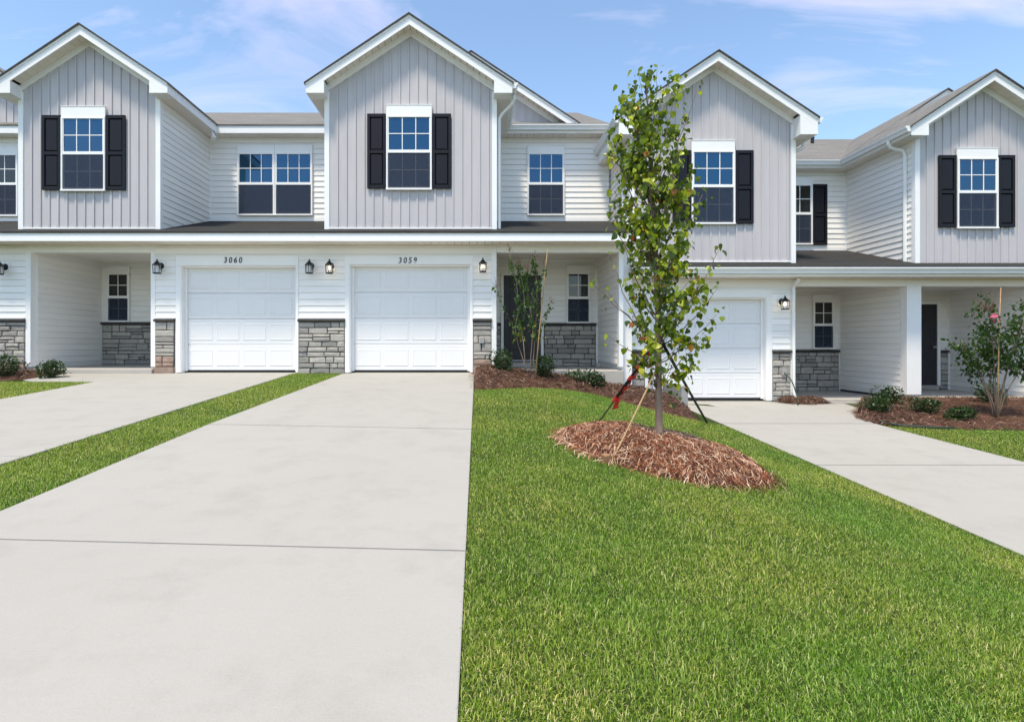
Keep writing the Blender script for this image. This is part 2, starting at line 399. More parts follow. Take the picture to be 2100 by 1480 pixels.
def stone_wall(house, Y, x0, x1, z0, z1, seed, cap=True, clay=False):
    rs = random.Random(seed)
    back = MB().box(x0, x1, Y - 0.012, Y + 0.03, z0, z1).build('stone_veneer', M['dark'], house)
    zt = z1
    if cap:
        zt = z1 - 0.065; x = x0
        while x < x1 - 0.01:
            w = rs.uniform(0.45, 0.6)
            e = x1 + 0.012 if x + w > x1 - 0.2 else x + w
            MB().prism([(Y + 0.0, zt + 0.004), (Y - 0.078, zt + 0.006), (Y - 0.084, zt + 0.045), (Y - 0.05, z1 - 0.004), (Y + 0.0, z1 - 0.002)], (x - 0.012 if x == x0 else x + 0.004), e, 'x').build('cap_stone', M['stone_cap'], back, bevel=0.004)
            x = e
            if x >= x1: break
    z = zt
    def stone(a, b, c, d):
        g = 0.0055
        a += g; b -= g; c += g; d -= g
        if b - a < 0.02 or d - c < 0.015: return
        q = 0.012
        pr = rs.uniform(0.028, 0.052)
        j = lambda s=0.006: rs.uniform(-s, s)
        bp = [(a + abs(j(.004)), c + abs(j(.004))), (b - abs(j(.004)), c + abs(j(.004))), (b - abs(j(.004)), d - abs(j(.004))), (a + abs(j(.004)), d - abs(j(.004)))]
        mid = [((a + b) / 2 + j(.03), c + j(.004)), ((a + b) / 2 + j(.03), d + j(.004))]
        ring = [bp[0], mid[0], bp[1], bp[2], mid[1], bp[3]]
        cx, cz = (a + b) / 2, (c + d) / 2
        fr = []
        for (x, zz) in ring:
            dx, dz = cx - x, cz - zz
            L = math.hypot(dx, dz) + 1e-6
            k = min(q, abs(d - c) * 0.2)
            fr.append((x + math.copysign(k, dx) * (abs(dx) > 0.02), zz + math.copysign(k, dz)))
        vs_ = [(x, Y - 0.010, zz) for x, zz in ring] + [(x, Y - pr * 0.72, zz) for x, zz in ring] + [(x, Y - pr + j(.005), zz) for x, zz in fr] + [(cx + j(.03), Y - pr - rs.uniform(0, .007), cz)]
        fs = [(i, (i + 1) % 6, (i + 1) % 6 + 6, i + 6) for i in range(6)] + [(i + 6, (i + 1) % 6 + 6, (i + 1) % 6 + 12, i + 12) for i in range(6)] + [(i + 12, (i + 1) % 6 + 12, 18) for i in range(6)]
        o = MB().add(vs_, fs)
        low = clay and (c < z0 + 0.10)
        o.build('stone', M['clay'] if low else M['stone'], back)
    first = True
    while z > z0 + 0.03:
        h = rs.choice([0.085, 0.10, 0.115, 0.13, 0.155, 0.17])
        if z - h < z0 + 0.05: h = z - z0
        x = x0 + (0 if rs.random() < .5 else -rs.uniform(0.02, .15))
        while x < x1 - 0.01:
            w = rs.uniform(0.15, 0.46) * (1.0 if h > .1 else 1.05)
            e = x + w
            if x1 - e < 0.09: e = x1
            a = max(x, x0)
            if h > 0.145 and rs.random() < 0.45 and e - a > 0.2:
                s = rs.uniform(0.35, 0.65); stone(a, e, z - h * s, z); stone(a, e, z - h, z - h * s)
            elif h > 0.12 and rs.random() < 0.22 and e - a > 0.28:
                s = rs.uniform(0.4, 0.6); u = a + (e - a) * rs.uniform(0.3, 0.7)
                stone(a, e, z - h * s, z); stone(a, u, z - h, z - h * s); stone(u, e, z - h, z - h * s)
            else: stone(a, e, z - h, z)
            x = e
        z -= h
    return back

def window(house, Y, x0, x1, z0, z1, cols, rows, head=0.0, rail=None, lower_grid=True, screen=True, glass='glass', headw=0.0):
    """double-hung window standing on a front wall; z0..z1 is the frame, head the flat board above it"""
    fw = 0.032
    yf = Y - 0.052
    m = MB()
    m.box(x0, x0 + fw, yf, Y, z0, z1).box(x1 - fw, x1, yf, Y, z0, z1)
    m.box(x0 + fw, x1 - fw, yf, Y, z1 - fw, z1).box(x0 - 0.004, x1 + 0.004, yf - 0.012, Y, z0 - 0.022, z0 + 0.012)
    w = m.build('window', M['trim'], house, bevel=0.003)
    if head:
        MB().box(x0 - headw, x1 + headw, Y - 0.040, Y, z1 + 0.0005, z1 + head).build('head_board', M['trim'], w, bevel=0.003)
        MB().box(x0 - headw - 0.004, x1 + headw + 0.004, Y - 0.047, Y, z1 + head + 0.0005, z1 + head + 0.012).build('head_drip', M['trim'], w)
    zr = rail if rail else (z0 + z1) / 2
    rw = 0.030
    a0, a1 = x0 + fw, x1 - fw
    ub, ut = zr + rw, z1 - fw
    lb, lt = z0 + 0.012, zr - rw
    up = MB().box(a0, a1, yf + 0.006, Y - 0.004, zr - rw, zr + rw)
    up.box(a0, a0 + 0.02, yf + 0.010, Y - 0.004, ub, ut).box(a1 - 0.02, a1, yf + 0.010, Y - 0.004, ub, ut)
    up.build('upper_sash', M['trim'], w)
    lo = MB().box(a0, a0 + 0.028, yf + 0.018, Y - 0.004, lb, lt).box(a1 - 0.028, a1, yf + 0.018, Y - 0.004, lb, lt).box(a0 + 0.028, a1 - 0.028, yf + 0.018, Y - 0.004, lb, lb + 0.035)
    lo.build('lower_sash', M['trim'], w)
    def grid(xa, xb, za, zb, yg, mw, on, tilt):
        if on:
            g = MB()
            for i in range(1, cols):
                x = xa + (xb - xa) * i / cols; g.box(x - mw, x + mw, yg - 0.007, yg + 0.002, za, zb)
            for i in range(1, rows):
                z = za + (zb - za) * i / rows
                for c in range(cols):
                    g.box(xa + (xb - xa) * c / cols + (mw if c else 0), xa + (xb - xa) * (c + 1) / cols - (mw if c < cols - 1 else 0), yg - 0.0065, yg + 0.002, z - mw, z + mw)
            g.build('muntin', M['trim'], w)
        cc, rr = (cols, rows) if on else (1, 1)
        dz = tilt * (zb - za)
        for i in range(cc):
            for k in range(rr):
                xa_, xb_ = xa + (xb - xa) * i / cc + 0.001, xa + (xb - xa) * (i + 1) / cc - 0.001
                za_, zb_ = za + (zb - za) * k / rr + 0.001, za + (zb - za) * (k + 1) / rr - 0.001
                ya, yb = yg + 0.004 + tilt * (za_ - za), yg + 0.004 + tilt * (zb_ - za)
                MB().add([(xa_, ya, za_), (xb_, ya, za_), (xb_, yb, zb_), (xa_, yb, zb_), (xa_, ya + .004, za_), (xb_, ya + .004, za_), (xb_, yb + .004, zb_), (xa_, yb + .004, zb_)],
                         [(0, 1, 2, 3), (7, 6, 5, 4), (0, 4, 5, 1), (1, 5, 6, 2), (2, 6, 7, 3), (3, 7, 4, 0)]).build('pane', M[glass], w)
    grid(a0 + 0.02, a1 - 0.02, ub, ut, Y - 0.030, 0.0085, True, random.uniform(-.013, .013))
    grid(a0 + 0.028, a1 - 0.028, lb + 0.035, lt, Y - 0.018, 0.0085, lower_grid, random.uniform(-.013, .013))
    if screen:
        MB().box(a0 + 0.004, a1 - 0.004, yf + 0.0145, yf + 0.0155, lb + 0.002, lt - 0.001).build('insect_screen', M['screen'], w)
    return w

def shutter(house, Y, x0, x1, z0, z1):
    y0, y1 = Y - 0.062, Y - 0.024
    s = 0.055; zm = z0 + (z1 - z0) * 0.49
    m = MB().box(x0, x0 + s, y0, y1, z0, z1).box(x1 - s, x1, y0, y1, z0, z1)
    for a, b in ((z0, z0 + .07), (zm - .035, zm + .035), (z1 - .07, z1)):
        m.box(x0 + s, x1 - s, y0, y1, a, b)
    o = m.build('shutter', M['shutter'], house, bevel=0.004)
    for a, b in ((z0 + .07, zm - .035), (zm + .035, z1 - .07)):
        xa, xb = x0 + s, x1 - s; q = 0.028
        MB().add([(xa, y1 - .006, a), (xb, y1 - .006, a), (xb, y1 - .006, b), (xa, y1 - .006, b),
                  (xa + q, y0 + .008, a + q), (xb - q, y0 + .008, a + q), (xb - q, y0 + .008, b - q), (xa + q, y0 + .008, b - q)],
                 [(0, 1, 5, 4), (1, 2, 6, 5), (2, 3, 7, 6), (3, 0, 4, 7), (4, 5, 6, 7)]).build('shutter_panel', M['shutter'], o)
    return o

def garage(house, Y, x0, x1, z0, z1, hx0, hx1, hz1):
    """sectional door between x0..x1; hx0..hx1 / hz1 the outer edge of the flat casing"""
    yd = Y + 0.15
    MB().prism([(hx0, Y - .03), (x0 - .03, Y - .03), (x0, Y - .005), (x0, yd + .03), (x0 - .034, yd + .03), (x0 - .034, Y + .011), (hx0, Y + .011)], z0 - .02, z1 + .03, 'z').build('garage_casing', M['trim'], house, bevel=0.003)
    MB().prism([(hx1, Y - .03), (hx1, Y + .011), (x1 + .034, Y + .011), (x1 + .034, yd + .03), (x1, yd + .03), (x1, Y - .005), (x1 + .03, Y - .03)], z0 - .02, z1 + .03, 'z').build('garage_casing', M['trim'], house, bevel=0.003)
    MB().box(hx0, hx1, Y - 0.036, Y + 0.011, z1 + 0.0305, hz1).build('garage_header', M['trim'], house, bevel=0.003)
    MB().box(x0 + .0005, x1 - .0005, Y + 0.0115, yd + .03, z1 + .0, z1 + 0.03).build('garage_head_jamb', M['trim'], house, bevel=0.003)
    d = MB().box(x0 - 0.01, x1 + 0.01, yd + 0.03, yd + 0.05, z0, z1 + 0.02).build('garage_door', M['door_white'], house)
    MB().box(x0 + 0.005, x1 - 0.005, yd - 0.012, yd + 0.028, z0 - 0.03, z0 + 0.016).build('bottom_seal', M['rubber'], d)
    # side stop strips
    for q0, q1 in ((x0, x0 + .05), (x1 - .05, x1)):
        MB().box(q0 + .0005, q1 - .0005, yd - 0.03, yd - 0.008, z0, z1 - .0005).build('stop_strip', M['trim'], d, bevel=0.003)
    n = 4; h = (z1 + 0.02 - z0 - 0.02) / n; wdt = (x1 - x0)
    for i in range(n):
        a = z0 + 0.019 + i * h; b = a + h - 0.007
        MB().prism([(yd + .03, a), (yd + 0.004, a), (yd, a + 0.006), (yd, b - 0.012), (yd + 0.008, b), (yd + .03, b)], x0 + .002, x1 - .002, 'x').build('door_section', M['door_white'], d)
        for c in range(4):
            pa = x0 + wdt * (0.037 + 0.2365 * c); pb = pa + wdt * 0.205
            za, zb = a + h * 0.15, a + h * 0.82; q = 0.022
            y_ = yd - 0.0005
            # stamped panel: a groove frame and a raised field
            MB().add([(pa, y_, za), (pb, y_, za), (pb, y_, zb), (pa, y_, zb),
                      (pa + q, y_ - .009, za + q), (pb - q, y_ - .009, za + q), (pb - q, y_ - .009, zb - q), (pa + q, y_ - .009, zb - q),
                      (pa + q*1.5, y_ - .004, za + q*1.5), (pb - q*1.5, y_ - .004, za + q*1.5), (pb - q*1.5, y_ - .004, zb - q*1.5), (pa + q*1.5, y_ - .004, zb - q*1.5)],
                     [(0, 1, 5, 4), (1, 2, 6, 5), (2, 3, 7, 6), (3, 0, 4, 7), (4, 5, 9, 8), (5, 6, 10, 9), (6, 7, 11, 10), (7, 4, 8, 11), (8, 9, 10, 11)]).build('door_panel', M['door_white'], d)
    return d

def k_gutter(house, p0, p1, out, z, name='gutter', h=0.115, w=0.115):
    """K-style gutter from p0 to p1 (x,y), hanging outwards along out (x,y), top at z"""
    prof = [(0.0, 0.0), (0.0, -h), (w * 0.62, -h), (w * 0.66, -h * 0.72), (w * 0.80, -h * 0.45), (w * 0.98, -h * 0.25), (w * 0.98, -0.004), (w * 1.02, 0.0), (w * 0.92, 0.0), (w * 0.90, -h * 0.2), (0.012, -h * 0.85), (0.010, 0.0)]
    n = len(prof); m = MB()
    vs_ = [(p[0] + out[0] * a, p[1] + out[1] * a, z + b) for p in (p0, p1) for a, b in prof]
    fs = [(i, (i + 1) % n, (i + 1) % n + n, i + n) for i in range(n)] + [tuple(range(n)), tuple(range(2*n - 1, n - 1, -1))]
    # end caps as full sections
    o6 = [(0.0, 0.0), (0.0, -h), (w * 0.62, -h), (w * 0.66, -h * 0.72), (w * 0.80, -h * 0.45), (w * 0.98, -h * 0.25), (w * 0.98, 0.0)]
    m.add(vs_, fs)
    for p, sgn in ((p0, 1), (p1, -1)):
        d = Vector((p1[0] - p0[0], p1[1] - p0[1])).normalized() * 0.003 * sgn * -1
        m.add([(p[0] + d.x + out[0] * a, p[1] + d.y + out[1] * a, z + b) for a, b in o6], [tuple(range(7))])
    return m.build(name, M['gutter'], house)

def downspout(house, pts, name='downspout'):
    m = MB()
    m.tube(pts, 0.036, 6)
    return m.build(name, M['gutter'], house, smooth=False, bevel=0.0)

def bb_panels(parent, Y, x0, x1, zbot, ztop, xc, pitch=0.181, bw=0.034):
    """vertical board-and-batten panels; ztop(x) gives the sloping top"""
    x = x0
    while x < x1 - 0.01:
        e = min(x + pitch, x1)
        b0 = max(x, e - bw) if e - x > bw else e
        segs = [x, b0] + ([e] if e - b0 > 0.004 else [])
        m = MB()
        for i in range(len(segs) - 1):
            a, b = segs[i], segs[i + 1]
            y = Y - 0.003 if i == 0 else Y - 0.024
            cuts = [a] + ([xc] if a < xc < b else []) + [b]
            for q in range(len(cuts) - 1):
                c, d = cuts[q], cuts[q + 1]
                m.add([(c, y, zbot), (d, y, zbot), (d, y, ztop(d)), (c, y, ztop(c)), (c, Y + .01, zbot), (d, Y + .01, zbot), (d, Y + .01, ztop(d)), (c, Y + .01, ztop(c))],
                      [(0, 1, 2, 3), (1, 5, 6, 2), (4, 0, 3, 7), (3, 2, 6, 7), (0, 4, 5, 1)])
        m.build('siding_panel', M['grey'], parent)
        x = e

SL = 0.66
def gable_bay(house, xc, half, Yw, zbot, apex, soffz, Yrec, Yback, gutters=(), pitch=0.181, wall=True, ovf=0.30, ovs=0.312, sidelap=(), zref=0.0, rear=False):
    """front-facing gable: wall, corner boards, rake boards, soffits, returns and its roof"""
    Yr = Yw - ovf; ho = half + ovs
    top = lambda x: apex - SL * abs(x - xc)
    RK = 0.185
    # roof slabs
    for s in (-1, 1):
        xe = xc + s * (ho + 0.03)
        poly = [(xc, apex + 0.002), (xe, top(xe) + 0.002), (xe, top(xe) + 0.030), (xc, apex + 0.042)]
        if s > 0: poly = poly[::-1]
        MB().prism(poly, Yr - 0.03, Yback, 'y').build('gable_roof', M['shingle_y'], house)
    rake = MB()
    for s in (-1, 1):
        xe = xc + s * ho
        poly = [(xc, apex), (xe, top(xe)), (xe, top(xe) - RK), (xc, apex - RK)]
        rake.prism(poly if s < 0 else poly[::-1], Yr, Yr + 0.028, 'y')
        # thinner shingle mould on top of the rake board
        poly = [(xc, apex - 0.0), (xe, top(xe)), (xe, top(xe) - 0.045), (xc, apex - 0.045)]
        rake.prism(poly if s < 0 else poly[::-1], Yr - 0.014, Yr, 'y')
    rake.build('rake_board', M['trim'], house)
    edge = MB()
    for s in (-1, 1):
        xe = xc + s * (ho + 0.026)
        poly = [(xc, apex + 0.036), (xe, top(xe) + 0.024), (xe, top(xe) + 0.001), (xc, apex + 0.001)]
        edge.prism(poly if s < 0 else poly[::-1], Yr - 0.040, Yr - 0.0305, 'y')
    edge.build('shingle_edge_shade', M['stone_cap'], house)  # front edge of the shingles, its shadow painted as a dark strip
    # eave fascia along both sides
    for s in (-1, 1):
        xe = xc + s * ho
        MB().box(min(xe, xe - s * 0.024), max(xe, xe - s * 0.024), Yr + 0.0285, Yback - 0.4, soffz + 0.001, top(xe) - 0.002).build('eave_fascia', M['trim'], house)
        if not rear:
            xi = xc + s * (half + 0.0)
            a, b = min(xi, xe - s * .025), max(xi, xe - s * .025)
            MB().box(a, b, Yw + 0.001, Yrec, soffz, soffz + 0.012).build('eave_soffit', M['soffit'], house)
            # boxed return at the foot of the rake
            xo, xn = xe - s * 0.0245, xc + s * (half - 0.05)
            poly = [(xo, soffz - 0.002), (xo, top(xo) - RK + 0.003), (xn, top(xn) - RK + 0.003), (xn, soffz - 0.002)]
            MB().prism(poly if s < 0 else poly[::-1], Yr + 0.0282, Yw - 0.0005, 'y').build('eave_return', M['trim'], house)
            MB().box(min(xe, xn), max(xe, xn), Yr + 0.0005, Yr + 0.0279, soffz - 0.003, top(xe) - RK + 0.001).build('eave_return_face', M['trim'], house)
            MB().prism([(xe, top(xe) - RK + .0011), (xn, top(xn) - RK - .0005), (xn, top(xe) - RK + .0011)], Yr + 0.001, Yr + 0.0275, 'y').build('eave_return_face', M['trim'], house)
    # sloping soffit panels under the rake
    st = MB()
    for s in (-1, 1):
        xe = xc + s * (half - 0.056)
        zz = lambda x: top(x) - 0.120
        poly = [(xc, zz(xc)), (xe, zz(xe)), (xe, zz(xe) + .02), (xc, zz(xc) + .02)]
        st.prism(poly if s < 0 else poly[::-1], Yr + 0.029, Yw + 0.02, 'y')
    so = st.build('rake_soffit', M['dark'], house)
    step = 0.128
    for s in (-1, 1):
        k = 0
        while k * step < half - 0.06:
            a = xc + s * (k * step + 0.0034); b = xc + s * (min((k + 1) * step, half - 0.05) - 0.0034)
            z_ = lambda x: top(x) - 0.121
            poly = [(a, z_(a)), (b, z_(b)), (b, z_(b) - 0.010), (a, z_(a) - 0.010)]
            MB().prism(poly if s < 0 else poly[::-1], Yr + 0.029, Yw - 0.001, 'y').build('soffit_panel', M['soffit'], so)
            k += 1
    if not wall: return
    # wall core
    hz = top(xc + half) - 0.11
    wall_o = MB().prism([(xc - half + 0.002, zbot - 0.35), (xc + half - 0.002, zbot - 0.35), (xc + half - 0.002, hz), (xc, apex - 0.11), (xc - half + 0.002, hz)], Yw + 0.012, Yrec + 0.6, 'y').build('gable_wall', M['vinyl'], house)
    FR = 0.27
    bb_panels(wall_o, Yw, xc - half + 0.085, xc + half - 0.085, zbot + 0.03, lambda x: top(x) - FR + 0.03, xc, pitch)
    # frieze boards
    for s in (-1, 1):
        xe = xc + s * (half - 0.001)
        poly = [(xc, apex - 0.132), (xe, top(xe) - 0.132), (xe, top(xe) - FR), (xc, apex - FR)]
        MB().prism(poly if s < 0 else poly[::-1], Yw - 0.030, Yw + 0.008, 'y').build('frieze_board', M['trim'], house)
    cz = top(xc + half) - FR + 0.03
    for s in (-1, 1):
        xo = xc + s * (half + 0.016); xi = xc + s * (half - 0.085)
        m = MB().box(min(xo, xi), max(xo, xi), Yw - 0.0245, Yw + 0.010, zbot - 0.02, cz)
        xq = xc + s * (half + 0.0)
        m.box(min(xo, xq), max(xo, xq), Yw + 0.0101, Yw + 0.085, zbot - 0.25, min(cz, soffz))
        m.build('corner_board', M['trim'], house, bevel=0.003)
    MB().box(xc - half + 0.085, xc + half - 0.085, Yw - 0.028, Yw + 0.01, zbot, zbot + 0.030).build('base_trim', M['trim'], house)
    for s in sidelap:
        xs = xc + s * half
        lapS(wall_o, xs - s * 0.001, Yw + 0.086, Yrec - 0.03, zbot - 0.25, soffz - 0.002, zref, s)
        MB().box(min(xs, xs + s * .03), max(xs, xs + s * .03), Yrec - 0.03, Yrec + .001, zbot, soffz - .001).build('corner_board', M['trim'], house)
    for s in gutters:
        xe = xc + s * ho
        k_gutter(house, (xe + s * 0.001, Yr + 0.005), (xe + s * .001, Yrec - 0.33), (s, 0), top(xe) + 0.012)

def roof_slope(house, x0, x1, Ye, ze, Y2, z2, th=0.04, name='roof', lip=0.02):
    sl = (z2 - ze) / (Y2 - Ye)
    MB().prism([(Ye - lip, ze - sl * lip + 0.002), (Ye - lip, ze - sl * lip + th * .8), (Y2, z2 + th), (Y2, z2)], x0, x1, 'x').build(name, M['shingle_shade' if name == 'porch_roof' else 'shingle'], house)

def soffit_run(house, x0, x1, y0, y1, z, step=0.15):
    b = MB().box(x0, x1, y0, y1, z + 0.004, z + 0.02).build('soffit', M['dark'], house)
    n = max(1, int((x1 - x0) / step)); w = (x1 - x0) / n
    for i in range(n):
        MB().box(x0 + i * w + 0.003, x0 + (i + 1) * w - 0.003, y0, y1, z - 0.006, z + 0.0035).build('soffit_panel', M['soffit'], b)

def lantern(x, y, z, label, lit):
    """black carriage lantern; (x,y,z) is the middle of its back plate on the wall"""
    t = thing('wall_lantern', (x, y, z), label, 'wall lantern', 'carriage lanterns on the garage walls')
    MB().box(x - .075, x + .075, y - 0.020, y, z - .10, z + .10).build('mounting_block', M['trim'], t, bevel=.004)
    c = Vector((x, y - 0.17, z - 0.06))
    bp = MB().lathe((0, 0, 0), [(.058, 0), (.058, .012), (.045, .022), (.02, .03)], 16)
    bp.v = [(x + a, y - 0.020 - h, z + b * 1.15) for a, b, h in bp.v]
    bp.build('back_plate', M['black'], t, smooth=False)
    MB().tube([(x, y - .04, z + .0), (x, y - .09, z + .03), (x, y - .14, z + .055), (x, y - .17, z + .05)], [.012, .011, .010, .010], 8).build('arm', M['black'], t, smooth=True)
    MB().lathe(c, [(.088, .058), (.090, .068), (.062, .088), (.040, .118), (.020, .135), (.014, .150), (.017, .160), (.006, .178)], 6, R(30)).build('roof_cap', M['black'], t)
    cage = MB()
    cage.lathe(c, [(.068, -.118), (.078, -.112), (.076, -.100), (.060, -.096)], 6, R(30))
    for k in range(6):
        a = R(60 * k + 30)
        cage.tube([c + Vector((math.cos(a) * .080, math.sin(a) * .080, .062)), c + Vector((math.cos(a) * .070, math.sin(a) * .070, -.104))], .0068, 5)
        a2 = R(60 * (k + 1) + 30)
        for rr, zz in ((.080, .056), (.071, -.098)):
            cage.tube([c + Vector((math.cos(a) * rr, math.sin(a) * rr, zz)), c + Vector((math.cos(a2) * rr, math.sin(a2) * rr, zz))], .0055, 4)
    cage.build('cage', M['black'], t)
    g = MB().lathe(c, [(.063, -.095), (.072, .055)], 6, R(30)); g.f = g.f[:-2]
    g.build('glass', M['lamp_glass'], t)
    MB().lathe(c, [(.012, -.095), (.014, -.04), (.012, -.035)], 8).build('lamp_holder', M['trim'], t)
    b = MB().lathe(c, [(.010, -.036), (.022, -.020), (.027, .004), (.020, .028), (.006, .042)], 12)
    b.build('bulb', M['bulb_lit'] if lit else M['bulb_off'], t, smooth=True)
    if lit:
        L = bpy.data.lights.new('lantern_light', 'POINT'); L.energy = 1.6; L.color = (1.0, 0.78, 0.5); L.shadow_soft_size = 0.03
        lo = bpy.data.objects.new('lantern_light', L); lo.location = c + Vector((0, 0, 0.0)); link(lo, t)
    return t

def digits(house, s, xm, Y, zm, h):
    """raised house numbers, one object per digit"""
    w = h * 0.86
    for i, ch in enumerate(s):
        cu = bpy.data.curves.new('number_digit', 'FONT'); cu.body = ch; cu.size = h * 1.38; cu.extrude = 0.006; cu.align_x = 'CENTER'; cu.shear = 0.16
        cu.offset = 0.0015
        tmp = bpy.data.objects.new('tmp', cu); COL.objects.link(tmp)
        me = bpy.data.meshes.new_from_object(tmp.evaluated_get(bpy.context.evaluated_depsgraph_get()))
        bpy.data.objects.remove(tmp)
        me.materials.clear(); me.materials.append(M['black'])
        me.transform(Matrix.Translation((xm + (i - (len(s) - 1) / 2) * w, Y - 0.012, zm - h * 0.5)) @ Matrix.Rotation(R(90), 4, 'X') @ Matrix.Diagonal((0.86, 1, 1, 1)))
        o = bpy.data.objects.new('number_digit', me); link(o, house)

# ------------------------------------------------------------------ the two rows of townhouses
class B: pass
A_ = B(); A_.YF, A_.YR, A_.YF2 = 11.45, 13.58, 10.97
A_.soff1 = Z(502, 11.45); A_.ftop = Z(477.5, 10.97); A_.rtop = Z(456, 13.58); A_.soff2 = CZ + 5.0; A_.zref = Z(653, 11.45)
A_.beam = Z(518, 11.45); A_.gut = False; A_.base = CZ - 1.9
B_ = B(); B_.YF, B_.YR, B_.YF2 = 11.87, 14.08, 11.41
B_.soff1 = CZ + 1.392; B_.ftop = Z(548.5, 11.41); B_.rtop = Z(516, 14.08); B_.soff2 = CZ + 4.334; B_.zref = Z(717, 11.87)
B_.beam = Z(587, 11.87); B_.gut = True; B_.base = CZ - 2.2

def shell(h, b, x0, x1, main_gutter=False, seams=True, rx0=None, rx1=None):
    """upper recessed wall, main roof, first-floor roof with its fascia and soffit"""
    e = 0.31
    ze = b.soff2 + 0.175
    Yr_, zr_ = b.YR - e + 4.6, ze + 0.47 * 4.6
    core = MB().prism([(b.YR + 0.012, b.base), (b.YR + 0.012, b.soff2 + 0.14), (Yr_, zr_ - 0.12), (23.0, b.soff2 + 0.14), (23.0, b.base)], x0 + .001, x1 - .001, 'x').build('wall', M['vinyl'], h)
    a0, a1 = (rx0 if rx0 is not None else x0), (rx1 if rx1 is not None else x1)
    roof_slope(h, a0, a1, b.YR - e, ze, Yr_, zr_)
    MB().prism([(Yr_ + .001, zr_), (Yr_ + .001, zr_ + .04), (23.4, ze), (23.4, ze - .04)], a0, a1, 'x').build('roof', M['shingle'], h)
    # lower roof
    zt = b.ftop
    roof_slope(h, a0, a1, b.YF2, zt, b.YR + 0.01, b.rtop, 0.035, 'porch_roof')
    MB().box(a0, a1, b.YF2, b.YF2 + 0.025, b.soff1 - 0.012, zt - 0.002).build('porch_fascia', M['trim'], h)
    if b.gut: k_gutter(h, (a0, b.YF2 - 0.001), (a1, b.YF2 - 0.001), (0, -1), zt - 0.004, h=0.125, w=0.12)
    soffit_run(h, a0, a1, b.YF2 + 0.026, b.YF - 0.002, b.soff1)
    return core
def recess(h, core, b, x0, x1, gutter=False, soff=True):
    """the set-back upper wall between gables: siding, soffit, fascia"""
    e = 0.31; ze = b.soff2 + 0.175
    lapF(core, b.YR, x0, x1, b.rtop + 0.10, b.soff2, b.zref)
    MB().box(x0, x1, b.YR - 0.022, b.YR + .01, b.rtop - 0.05, b.rtop + 0.099).build('base_trim', M['trim'], h)
    MB().box(x0, x1, b.YR - e, b.YR - e + 0.024, b.soff2 - 0.004, ze - 0.002).build('eave_fascia', M['trim'], h)
    soffit_run(h, x0, x1, b.YR - e + 0.025, b.YR - 0.003, b.soff2)
    if gutter: k_gutter(h, (x0, b.YR - e - .001), (x1, b.YR - e - .001), (0, -1), ze - 0.006)
def front(h, b, x0, x1, openings, z0, name='garage_wall'):
    """ground-floor front wall core with door openings [(x0,x1,ztop)]"""
    m = MB(); x = x0
    for a, c, zt in openings:
        m.box(x, a, b.YF + 0.012, b.YF + 0.3, z0, b.soff1 + 0.02); m.box(a, c, b.YF + 0.0125, b.YF + 0.3, zt, b.soff1 + 0.02); x = c
    m.box(x, x1, b.YF + 0.012, b.YF + 0.3, z0, b.soff1 + 0.02)
    m.box(x0, x1, b.YF + 0.301, b.YR + .3, z0, b.soff1 + 0.02)
    return m.build(name, M['vinyl'], h)
def porch(h, b, x0, x1, zf, beam_from, beam_to, ceil):
    MB().box(beam_from, beam_to, b.YF - 0.012, b.YF + 0.16, b.beam, b.soff1 - 0.007).build('porch_beam', M['trim'], h, bevel=.004)
    MB().box(x0, x1, b.YF + 0.1605, b.YR - 0.002, ceil, ceil + 0.03).build('porch_ceiling', M['soffit'], h)
def post(h, x0, x1, y0, y1, z0, z1, name='porch_post'):
    MB().box(x0, x1, y0, y1, z0, z1).build(name, M['trim'], h, bevel=.004)

a, b = A_, B_
YA, YAR, YB, YBR = a.YF, a.YR, b.YF, b.YR
xa = lambda p: X(p, YA); xr = lambda p: X(p, YAR); za = lambda p: Z(p, YA); zr = lambda p: Z(p, YAR)
xb = lambda p: X(p, YB); xs = lambda p: X(p, YBR); zb = lambda p: Z(p, YB); zs = lambda p: Z(p, YBR)
GZ = CZ - 0.587            # drive level at the garages of the nearer row
GZB = CZ - 1.197           # and of the lower row

# ---- unit at the left edge (mostly out of the picture)
xL = -15.4; x01 = xa(53.5) - 0.0
h0 = thing('townhouse', (-12.0, YA, GZ), 'white townhouse cut off by the left picture edge, with one lantern and a stone pier', 'townhouse', 'attached townhouses')
core = shell(h0, a, xL, xa(58))
recess(h0, core, a, -15.3, xa(42), False)
w0 = front(h0, a, xL, x01, [], a.base)
lapF(w0, YA, -12.5, x01, za(653), a.soff1 - 0.01, a.zref)
stone_wall(h0, YA, -12.5, x01 - 0.004, za(757), za(653.5), 5, clay=True)
MB().box(-12.5, x01 - .004, YA - 0.03, YA + .01, za(653) - .002, za(653) + 0.03).build('base_trim', M['trim'], h0)
post(h0, x01, xa(64), YA - 0.02, YA + 0.13, CZ - 0.46, a.soff1 - .008, 'corner_post')
# side wall of the porch next door
lapS(w0, xa(66) + 0.0, YA + 0.131, YAR - 0.03, CZ - 0.40, a.soff1, a.zref, 1)
MB().box(x01, xa(66) - 0.001, YA + 0.131, YAR + .2, CZ - 0.9, a.soff1).build('porch_side_wall', M['vinyl'], h0)
MB().box(xa(66), xa(66) + .012, YA + 0.131, YAR - .01, CZ - 0.46, CZ - 0.40).build('base_trim', M['trim'], h0)
window(h0, YAR - .022, xr(-36), xr(40.5), zr(443), zr(318), 3, 2, 0.19, rail=zr(378.5), glass='glass_low')
# gable set back on the main roof
gable_bay(h0, X(-62, 13.55), 2.35, 13.86, zr(254), Z(106, 13.55), a.soff2 + .1, YAR, 17.6, rear=True)

